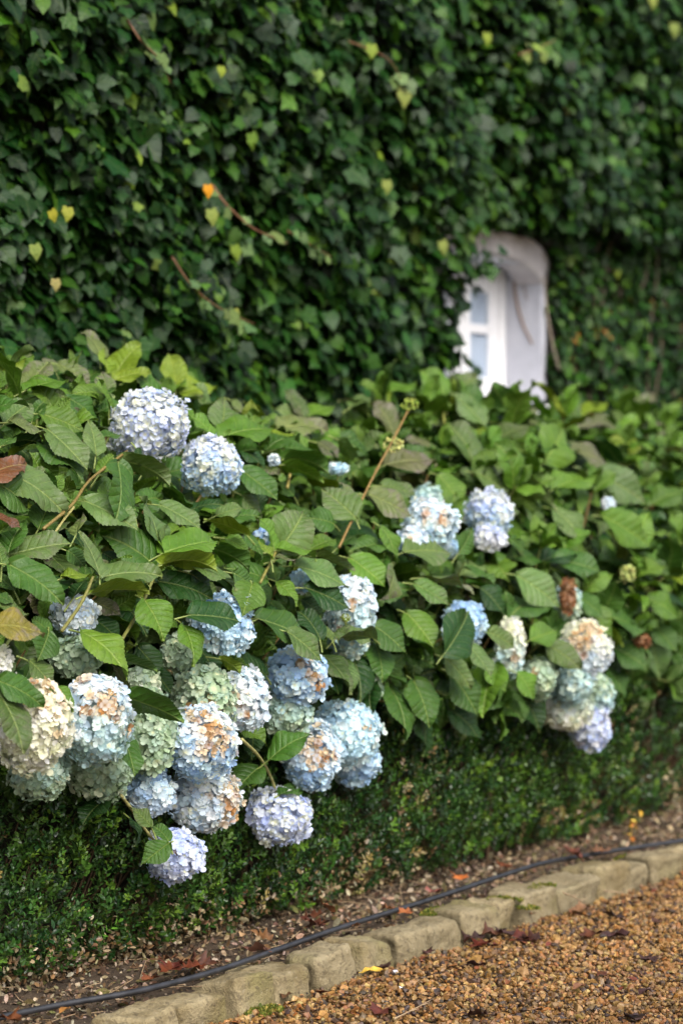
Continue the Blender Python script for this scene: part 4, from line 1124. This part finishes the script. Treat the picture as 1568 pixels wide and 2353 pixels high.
# further stones beyond both ends are out of sight and left out; white splash on one stone
p = at_z(865, 2155, .0745)
def blob(name, px, py, z, rx, ry, mat, h=.002, seed=0):
    p = at_z(px, py, z); bm = bmesh.new(); r = np.random.default_rng(seed)
    vs = []
    for k in range(18):
        a = k / 18 * 6.283; q = 1 + .3 * r.normal()
        vs.append(bm.verts.new((p[0] + rx * q * math.cos(a), p[1] + ry * q * math.sin(a), z + h)))
    bm.faces.new(vs)
    ex = bmesh.ops.extrude_face_region(bm, geom=bm.faces[:])
    bmesh.ops.translate(bm, vec=(0, 0, -h), verts=[v for v in ex["geom"] if isinstance(v, bmesh.types.BMVert)])
    bmesh.ops.recalc_face_normals(bm, faces=bm.faces)
    return bm_obj(name, bm, mat, None, tuple(p))

# ------------------------------------------------------------------ hose
HOSE = [(-420, 2440, .075), (-160, 2375, .075), (0, 2337, .07), (150, 2306, .072), (320, 2276, .075), (490, 2232, .078), (640, 2180, .085), (760, 2138, .088), (860, 2106, .086), (960, 2075, .085), (1060, 2042, .085),
        (1150, 2012, .086), (1240, 1984, .085), (1330, 1967, .08), (1430, 1951, .078), (1568, 1931, .08), (1700, 1912, .08), (1850, 1893, .08), (2050, 1870, .08), (2300, 1835, .08), (2600, 1790, .08)]
b = Buf()
HP_ = spline([at_z(*q) for q in HOSE], 160)
b.tube(HP_, .0076, (.02, .02, .02), 0, 12)
ho = b.build("garden_hose", [M_HOSE], None, HP_[80]); tag(ho, "black plastic irrigation hose lying along the back of the kerb", "hose")

# ------------------------------------------------------------------ gravel
def hull_tmpl(seed):
    r = np.random.default_rng(seed); bm = bmesh.new()
    sc = np.array([1, r.uniform(.65, .95), r.uniform(.45, .75)])
    for q in nrm(r.normal(size=(15, 3))): bm.verts.new(Vector(q * sc * r.uniform(.85, 1.08)))
    h = bmesh.ops.convex_hull(bm, input=bm.verts)
    bmesh.ops.delete(bm, geom=list({g for g in h["geom_interior"] if isinstance(g, bmesh.types.BMVert)}), context='VERTS')
    bm.verts.index_update(); bm.verts.ensure_lookup_table()
    t = Tmpl([v.co[:] for v in bm.verts], [[v.index for v in f.verts] for f in bm.faces]); bm.free(); return t
PEB = [hull_tmpl(i) for i in range(10)]
gb = Buf()
def pebbles(n, x0, x1, y0, y1, zr, s0, lim=True, amin=-.2, amax=.19):
    x = rng.uniform(x0, x1, n); y = rng.uniform(y0, y1, n)
    if lim:                                                  # only where the photo or a step aside could see it
        D = x * C_FWD[0] + y * C_FWD[1]; a = (x * C_RIGHT[0] + y * C_RIGHT[1]) / D
        k = (D > 4.5) & (a < amax) & (a > amin); x, y = x[k], y[k]
    n = len(x)
    z = rng.uniform(*zr, n) + .004 * wob(np.stack([x, y], -1), 12, 61)
    s = s0 * rng.lognormal(0, .32, n)
    q = nrm(rng.normal(size=(n, 3)) * np.array([.35, .35, 1])); e = nrm(np.cross(q, rng.normal(size=(n, 3)))); f = np.cross(q, e)
    R = np.stack([e, f, q], 2) * s[:, None, None]
    c = np.array([.88, .82, .80]) * pal([(.27, .155, .046), (.32, .195, .062), (.25, .135, .040), (.20, .11, .036), (.38, .245, .092), (.25, .118, .026), (.09, .055, .028), (.31, .195, .070), (.21, .135, .062), (.06, .04, .026)], n, .18)
    c = np.clip(c * (1 + .22 * wob(np.stack([x, y], -1), 2.2, 62) + .14 * wob(np.stack([x, y], -1), 7, 63))[:, None], .02, .6)
    ti = rng.integers(0, len(PEB), n)
    for j, t in enumerate(PEB):
        m = ti == j
        gb.add(t, R[m], np.stack([x, y, z], -1)[m], c[m], 0, None, False)
pebbles(50000, 3.2, 9.6, 1.2, KERB_V - .005, (-.010, .000), .0080)
pebbles(52000, 3.2, 9.6, 1.2, KERB_V - .005, (-.002, .006), .0068)
pebbles(3500, 3.2, 9.6, 1.2, KERB_V - .01, (.002, .008), .0095)
pebbles(90000, 4.0, 12.5, -.6, KERB_V - .005, (-.008, .006), .0095, True, .188, .42)
tag(gb.build("gravel", [M_GRAVEL], None, (6, 2.6, 0)), "golden brown pea gravel on the drive", None, None, "stuff")

# ------------------------------------------------------------------ litter on the soil, moss
lb = Buf(); n = 15000
x = rng.uniform(3.0, 9.6, n); y = KERB_BACK + rng.random(n) ** .8 * .5
z = soil_z(x, y) + rng.uniform(0, .008, n)
nn = nrm(rng.normal(size=(n, 3)) * np.array([.5, .5, 1])); dr = nrm(np.cross(nn, rng.normal(size=(n, 3))))
lb.add(BOXL, frames(dr, nn, .015 * rng.lognormal(0, .35, n)), np.stack([x, y, z], -1),
       pal([(.20, .14, .08), (.28, .21, .13), (.12, .07, .04), (.16, .095, .05), (.36, .29, .20), (.07, .045, .025), (.10, .09, .03)], n, .2), 0)
n = 2500
x = rng.uniform(3.0, 9.6, n); y = rng.uniform(KERB_BACK, 3.85, n); s = .006 * rng.lognormal(0, .4, n)
q = nrm(rng.normal(size=(n, 3))); e = nrm(np.cross(q, rng.normal(size=(n, 3)))); f = np.cross(q, e)
lb.add(PEB[0], np.stack([e, f, q], 2) * s[:, None, None], np.stack([x, y, soil_z(x, y)], -1), pal([(.14, .10, .07), (.3, .24, .17), (.09, .06, .04)], n, .2), 0, None, False)
for i in range(260):
    p = np.array([rng.uniform(3.2, 9.4), rng.uniform(KERB_BACK + .02, 3.82), 0]); p[2] = soil_z(p[0], p[1]) + .006
    d = nrm(np.array([rng.normal(), rng.normal() * .6, rng.normal() * .12])) * rng.uniform(.02, .06)
    lb.tube([p - d, p + rng.normal(0, .003, 3), p + d], .0012, (.28, .2, .12), 0, 4, False)
n = 260                                                    # leaf fragments trodden into the gravel
y = rng.uniform(1.8, KERB_V, n); x = rng.uniform(3.6, 8.6, n)
for k in range(3):
    q = np.abs(rng.normal(0, .35, n)) > .3; y[q & (k == 0)] = KERB_V - np.abs(rng.normal(0, .10, (q & (k == 0)).sum())) - .02
nn = nrm(np.stack([rng.normal(0, .4, n), rng.normal(0, .4, n), np.ones(n)], -1)); dr = nrm(np.cross(nn, rng.normal(size=(n, 3))))
lb.add(BOXL, frames(dr, nn, .024 * rng.lognormal(0, .35, n)), np.stack([x, y, np.full(n, .010)], -1), pal([(.11, .03, .015), (.06, .025, .015), (.2, .08, .02), (.16, .05, .02)], n, .2), 0)
tag(lb.build("leaf_litter", [M_LITTER], None, (6, 3.6, .05)), "dry hedge clippings and leaf crumbs on the soil and gravel", None, None, "stuff")

mb = Buf()
for px, py, z, rx, ry, n in ((1155, 2062, .070, .07, .05, 2600), (1245, 2032, .080, .06, .03, 1300), (1010, 2086, .072, .09, .03, 1500), (392, 2340, .004, .05, .03, 1500), (605, 2322, .006, .06, .04, 1500),
                             (1204, 2078, .050, .03, .05, 800), (1440, 1965, .075, .08, .03, 900), (1490, 2012, .003, .08, .03, 500)):
    p = at_z(px, py, z); th = rng.random(n) * 6.283; r = np.sqrt(rng.random(n))
    xx = p[0] + rx * r * np.cos(th); yy = p[1] + ry * r * np.sin(th)
    k = wob(np.stack([xx, yy], -1), 60, 71) > -.35; xx, yy, r = xx[k], yy[k], r[k]; m = len(xx)
    T = np.stack([xx, yy, z - (.010 if z > .03 else .003) + .008 * (1 - r * r) * rng.random(m)], -1)
    mb.add(BOXL, frames(nrm(np.stack([rng.normal(0, .6, m), rng.normal(0, .6, m), np.ones(m)], -1)), rng.normal(size=(m, 3)), .006 * rng.lognormal(0, .3, m)), T,
           pal([(.13, .15, .02), (.18, .18, .03), (.08, .11, .02), (.22, .18, .04)], m, .2), 0)
tag(mb.build("moss", [M_MOSS], None, (6, 3.4, .05)), "yellow-green moss on the kerb tops and gravel edge", None, None, "stuff")

# ------------------------------------------------------------------ fallen leaves, petals, twigs
def lobed(seed, lobes=True):
    r = np.random.default_rng(seed)
    if lobes:
        o = [(0, 0), (.16, .02), (.42, -.06), (.34, .16), (.56, .34), (.36, .42), (.44, .62), (.22, .62), (.20, .82), (0, 1.05)]
    else:
        o = [(0, 0), (.10, .08), (.22, .26), (.27, .45), (.24, .62), (.15, .80), (.07, .92), (.03, .97), (.01, .99), (0, 1.02)]
    o = [(x * (1 + r.normal(0, .10)), y + r.normal(0, .02)) for x, y in o]
    L = o; Rr = [(-x * (1 + r.normal(0, .12)), y + r.normal(0, .03)) for x, y in o[1:-1]]
    mid = [(0, y) for _, y in o[1:-1]]
    v2 = L + Rr + mid; k = len(L); m = len(Rr)
    rows = [(0, 0, 0)] + [(i, k + i - 1, k + m + i - 1) for i in range(1, k - 1)] + [(k - 1, k - 1, k - 1)]
    f = []
    for a, b_ in zip(rows, rows[1:]):
        q = [a[0], b_[0], b_[2], a[2]]; f.append(tuple(dict.fromkeys(q)))
        q = [a[2], b_[2], b_[1], a[1]]; f.append(tuple(dict.fromkeys(q)))
    c1, c2, p1 = r.uniform(.15, .7), r.uniform(-.4, .5), r.uniform(0, 6)
    v = [(x * (1 - .25 * abs(x)), y, c1 * x * x * 1.6 + c2 * (y - .5) ** 2 * .7 + .07 * math.sin(9 * y + p1) * (1 + 3 * abs(x)) * .5 + .05 * math.sin(11 * x + p1)) for x, y in v2]
    zmin = min(q[2] for q in v); v = [(x, y - .5, z - zmin) for x, y, z in v]
    return Tmpl(v, f, v2)
LOB = [lobed(i) for i in range(6)]; OVL = [lobed(20 + i, False) for i in range(4)]
DC = {'red': (.105, .030, .016), 'dark': (.050, .020, .016), 'rust': (.20, .07, .022), 'orange': (.36, .13, .035), 'tan': (.46, .28, .15), 'yellow': (.62, .40, .05), 'white': (.80, .80, .80), 'brown': (.20, .095, .045)}
def fallen(px, py, z, size_px, col, shape, label, rot=None, up=0.0, cat="leaf", name="fallen_leaf", group="fallen leaves on the ground"):
    p = at_z(px, py, z); s = size_px * depth(p) / FPX
    a = rng.uniform(0, 6.28) if rot is None else rot
    if shape == 'L': t = LOB[rng.integers(0, 6)]
    else: t = OVL[rng.integers(0, 4)]
    d = np.array([[math.cos(a), math.sin(a), up]]); nn = nrm(np.array([[rng.normal(0, .18), -.1 + rng.normal(0, .15), 1.0]]))
    c = np.array([DC[col]]) * (1 + rng.normal(0, .12, (1, 3)))
    b = Buf(); b.add(t, frames(d, nn, np.array([s])), [p], np.clip(c, .01, .85))
    # midrib and stalk
    R = frames(d, nn, np.array([s]))[0]
    b.tube([p + R @ np.array([0, -.72, .05]), p + R @ np.array([0, -.5, .06])], .0011, np.clip(c[0] * 1.3, 0, .8), 0, 4, False)
    o = b.build(name, [M_DEAD], None, p)
    return tag(o, label, cat, group)
CL1 = "dark red-brown curled leaf in the heap between hose and hedge at left"
for px, py in ((372, 2205), (400, 2222), (430, 2208), (455, 2222), (385, 2232), (470, 2212)): fallen(px, py, .085, 62, random.choice(('red', 'brown', 'red')), 'L', CL1)
fallen(340, 2252, .075, 44, 'rust', 'L', "small rust-coloured leaf close behind the hose, left of the dark heap")
fallen(150, 2322, .085, 48, 'orange', 'O', "orange-brown curled leaf lying against the hose at lower left", .3)
fallen(30, 2344, .08, 56, 'red', 'L', "red-brown leaf lying over the hose in the bottom left corner")
fallen(582, 2186, .085, 64, 'brown', 'L', "broad brown leaf touching the hose behind the squared stone")
fallen(598, 2150, .09, 52, 'rust', 'L', "rust leaf standing on edge at the foot of the hedge", None, .6)
fallen(556, 2148, .085, 34, 'tan', 'O', "pale tan leaf at the foot of the hedge")
CL2 = "dark red leaf in the pile at the hedge foot above the middle of the kerb"
for px, py in ((712, 2118), (738, 2124), (728, 2105)): fallen(px, py, .095, 58, 'red', 'L', CL2, None, .3)
fallen(742, 2080, .16, 50, 'rust', 'L', "rust leaf caught upright in the hedge above the dark red pile", None, 1.2)
fallen(655, 2288, .008, 52, 'red', 'O', "red-brown leaf on the gravel right of the squared kerb stone", .5)
fallen(568, 2308, .008, 66, 'dark', 'O', "long dark leaf on the gravel beside the mossy patch", .45)
fallen(752, 2247, .008, 58, 'dark', 'L', "dark crumpled leaf on the gravel at the foot of the broad stone")
fallen(880, 2222, .008, 48, 'dark', 'L', "dark purple leaf touching the yellow leaf")
fallen(858, 2234, .010, 62, 'yellow', 'O', "yellow leaf on the gravel near the kerb", -.55)
fallen(907, 2232, .008, 26, 'white', 'O', "single white petal on the gravel by the yellow leaf", .6, 0, "petal", "fallen_petal", "petals on the gravel")
fallen(922, 2270, .008, 20, 'white', 'O', "thin white petal lying below the yellow leaf", .2, 0, "petal", "fallen_petal", "petals on the gravel")
fallen(795, 2242, .008, 48, 'dark', 'L', "blackish leaf left of the yellow leaf")
fallen(972, 2186, .010, 44, 'dark', 'L', "dark leaf under the small squarish stone")
fallen(974, 2202, .008, 34, 'red', 'O', "glossy red oval leaf under the small squarish stone", .1)
CL3 = "dark red leaf in the long heap on the gravel before the kerb"
for px, py in ((1078, 2158), (1100, 2172), (1130, 2148), (1160, 2146), (1185, 2156), (1210, 2160)): fallen(px, py, .010, 58, random.choice(('red', 'red', 'dark')), 'L', CL3)
fallen(1096, 2218, .008, 44, 'dark', 'L', "dark brown leaf below the long red heap")
fallen(1120, 2200, .008, 34, 'brown', 'L', "small brown leaf just under the long red heap")
fallen(1350, 2152, .010, 56, 'red', 'L', "left of the pair of crumpled red-brown leaves on the gravel at right")
fallen(1410, 2152, .010, 58, 'dark', 'L', "right and darker of the pair of crumpled leaves on the gravel at right")
fallen(1381, 2238, .008, 46, 'red', 'O', "flat red-brown oval leaf alone on the gravel at right", .15)
fallen(1489, 2206, .008, 56, 'dark', 'L', "dark lobed leaf close to the right picture edge")
fallen(1168, 2258, .008, 36, 'rust', 'O', "small orange-red leaf alone in the middle of the gravel", .1)
fallen(1329, 2268, .008, 52, 'brown', 'O', "narrow brown leaf lying flat on the gravel", .1)
fallen(1479, 2280, .008, 54, 'dark', 'O', "narrow dark leaf near the lower right corner", .1)
fallen(869, 2328, .008, 60, 'red', 'L', "curled red-brown leaf at the lower picture edge")
fallen(1084, 2332, .008, 62, 'dark', 'L', "dark crumpled leaf at the lower picture edge")
fallen(1449, 2338, .008, 60, 'dark', 'L', "dark crumpled leaf in the lower right corner")
fallen(1404, 2106, .008, 48, 'dark', 'L', "dark leaf on the gravel above the crumpled pair")
fallen(1329, 2092, .008, 44, 'brown', 'L', "brown leaf near the leaning twig")
fallen(1056, 2018, .09, 44, 'orange', 'L', "orange leaf behind the hose in the middle")
fallen(899, 2090, .08, 44, 'rust', 'L', "reddish leaf behind the hose above the white-splashed stone")
fallen(925, 2098, .085, 36, 'orange', 'L', "orange leaf right on the hose above the white-splashed stone")
fallen(814, 2128, .08, 40, 'brown', 'L', "brown leaf behind the hose left of the white-splashed stone")
fallen(1150, 2212, .008, 24, 'orange', 'O', "tiny orange leaf below the red heap")
fallen(1216, 2100, .02, 30, 'orange', 'L', "orange leaf fragment at the foot of the narrow mossy stone")
CL4 = "orange leaf fragment in the cluster beside the far kerb"
for px, py in ((1512, 2006), (1530, 1998), (1545, 1995)): fallen(px, py, .008, 30, 'orange', 'L', CL4)
fallen(1476, 2022, .008, 26, 'red', 'O', "small red leaf in front of the far kerb")
fallen(1380, 1955, .09, 46, 'brown', 'L', "brown leaf behind the hose near the orange seedling")
fallen(1310, 1960, .10, 50, 'red', 'L', "dark red leaf standing at the hedge foot left of the orange seedling", None, .7)
fallen(1160, 1990, .09, 44, 'rust', 'L', "rust leaf at the hedge foot behind the hose in the middle distance")
fallen(1000, 2050, .09, 44, 'brown', 'L', "brown leaf at the hedge foot above the mossy stretch")

def twig(pts, rad, label, col=None):
    P = spline([at_z(*q) for q in pts], 14); b = Buf(); b.tube(P, np.linspace(rad, rad * .5, 14), (.4, .3, .2), 0, 6)
    for k in (5, 9): b.tube([P[k], P[k] + np.array([.02, -.012, .004])], [rad * .5, rad * .3], (.4, .3, .2), 0, 5, False)
    return tag(b.build("twig", [M_TWIG], None, P[7]), label, "twig", "dry twigs on the ground")
twig([(905, 2340, .012), (950, 2318, .014), (990, 2296, .012)], .0022, "pale dry twig on the gravel near the lower picture edge")
twig([(1384, 2046, .02), (1430, 2052, .012), (1486, 2072, .008)], .0022, "pale dry stalk on the gravel in front of the pale wedge-shaped stone")
twig([(1292, 2050, .075), (1320, 2062, .045), (1350, 2078, .01)], .0026, "dark twig leaning off the kerb onto the gravel")
twig([(540, 2062, .12), (490, 2075, .10), (440, 2085, .09)], .0020, "bare twig sticking out of the hedge foot above the dark heap")

# orange seedling at the hedge foot
sp = at_z(1440, 1945, .06); se = empty("seedling", sp, "small seedling with orange-yellow leaves at the foot of the hedge", "plant")
b = Buf(); T = []
P = spline([sp, sp + np.array([.005, -.01, .04]), sp + np.array([.012, -.015, .085])], 10); b.tube(P, .002, (.3, .2, .08), 0, 5); b.build("stem", [M_STEM], se)
b = Buf(); n = 11; T = P[rng.integers(2, 10, n)] + rng.normal(0, .012, (n, 3))
b.add(OVL[0], frames(rng.normal(size=(n, 3)) + np.array([0, -.3, .2]), rng.normal(size=(n, 3)) + np.array([0, -.8, .6]), .024 * rng.lognormal(0, .2, n)), T, pal([(.65, .34, .03), (.6, .22, .04), (.6, .42, .05)], n)); b.build("foliage", [M_DEAD], se)
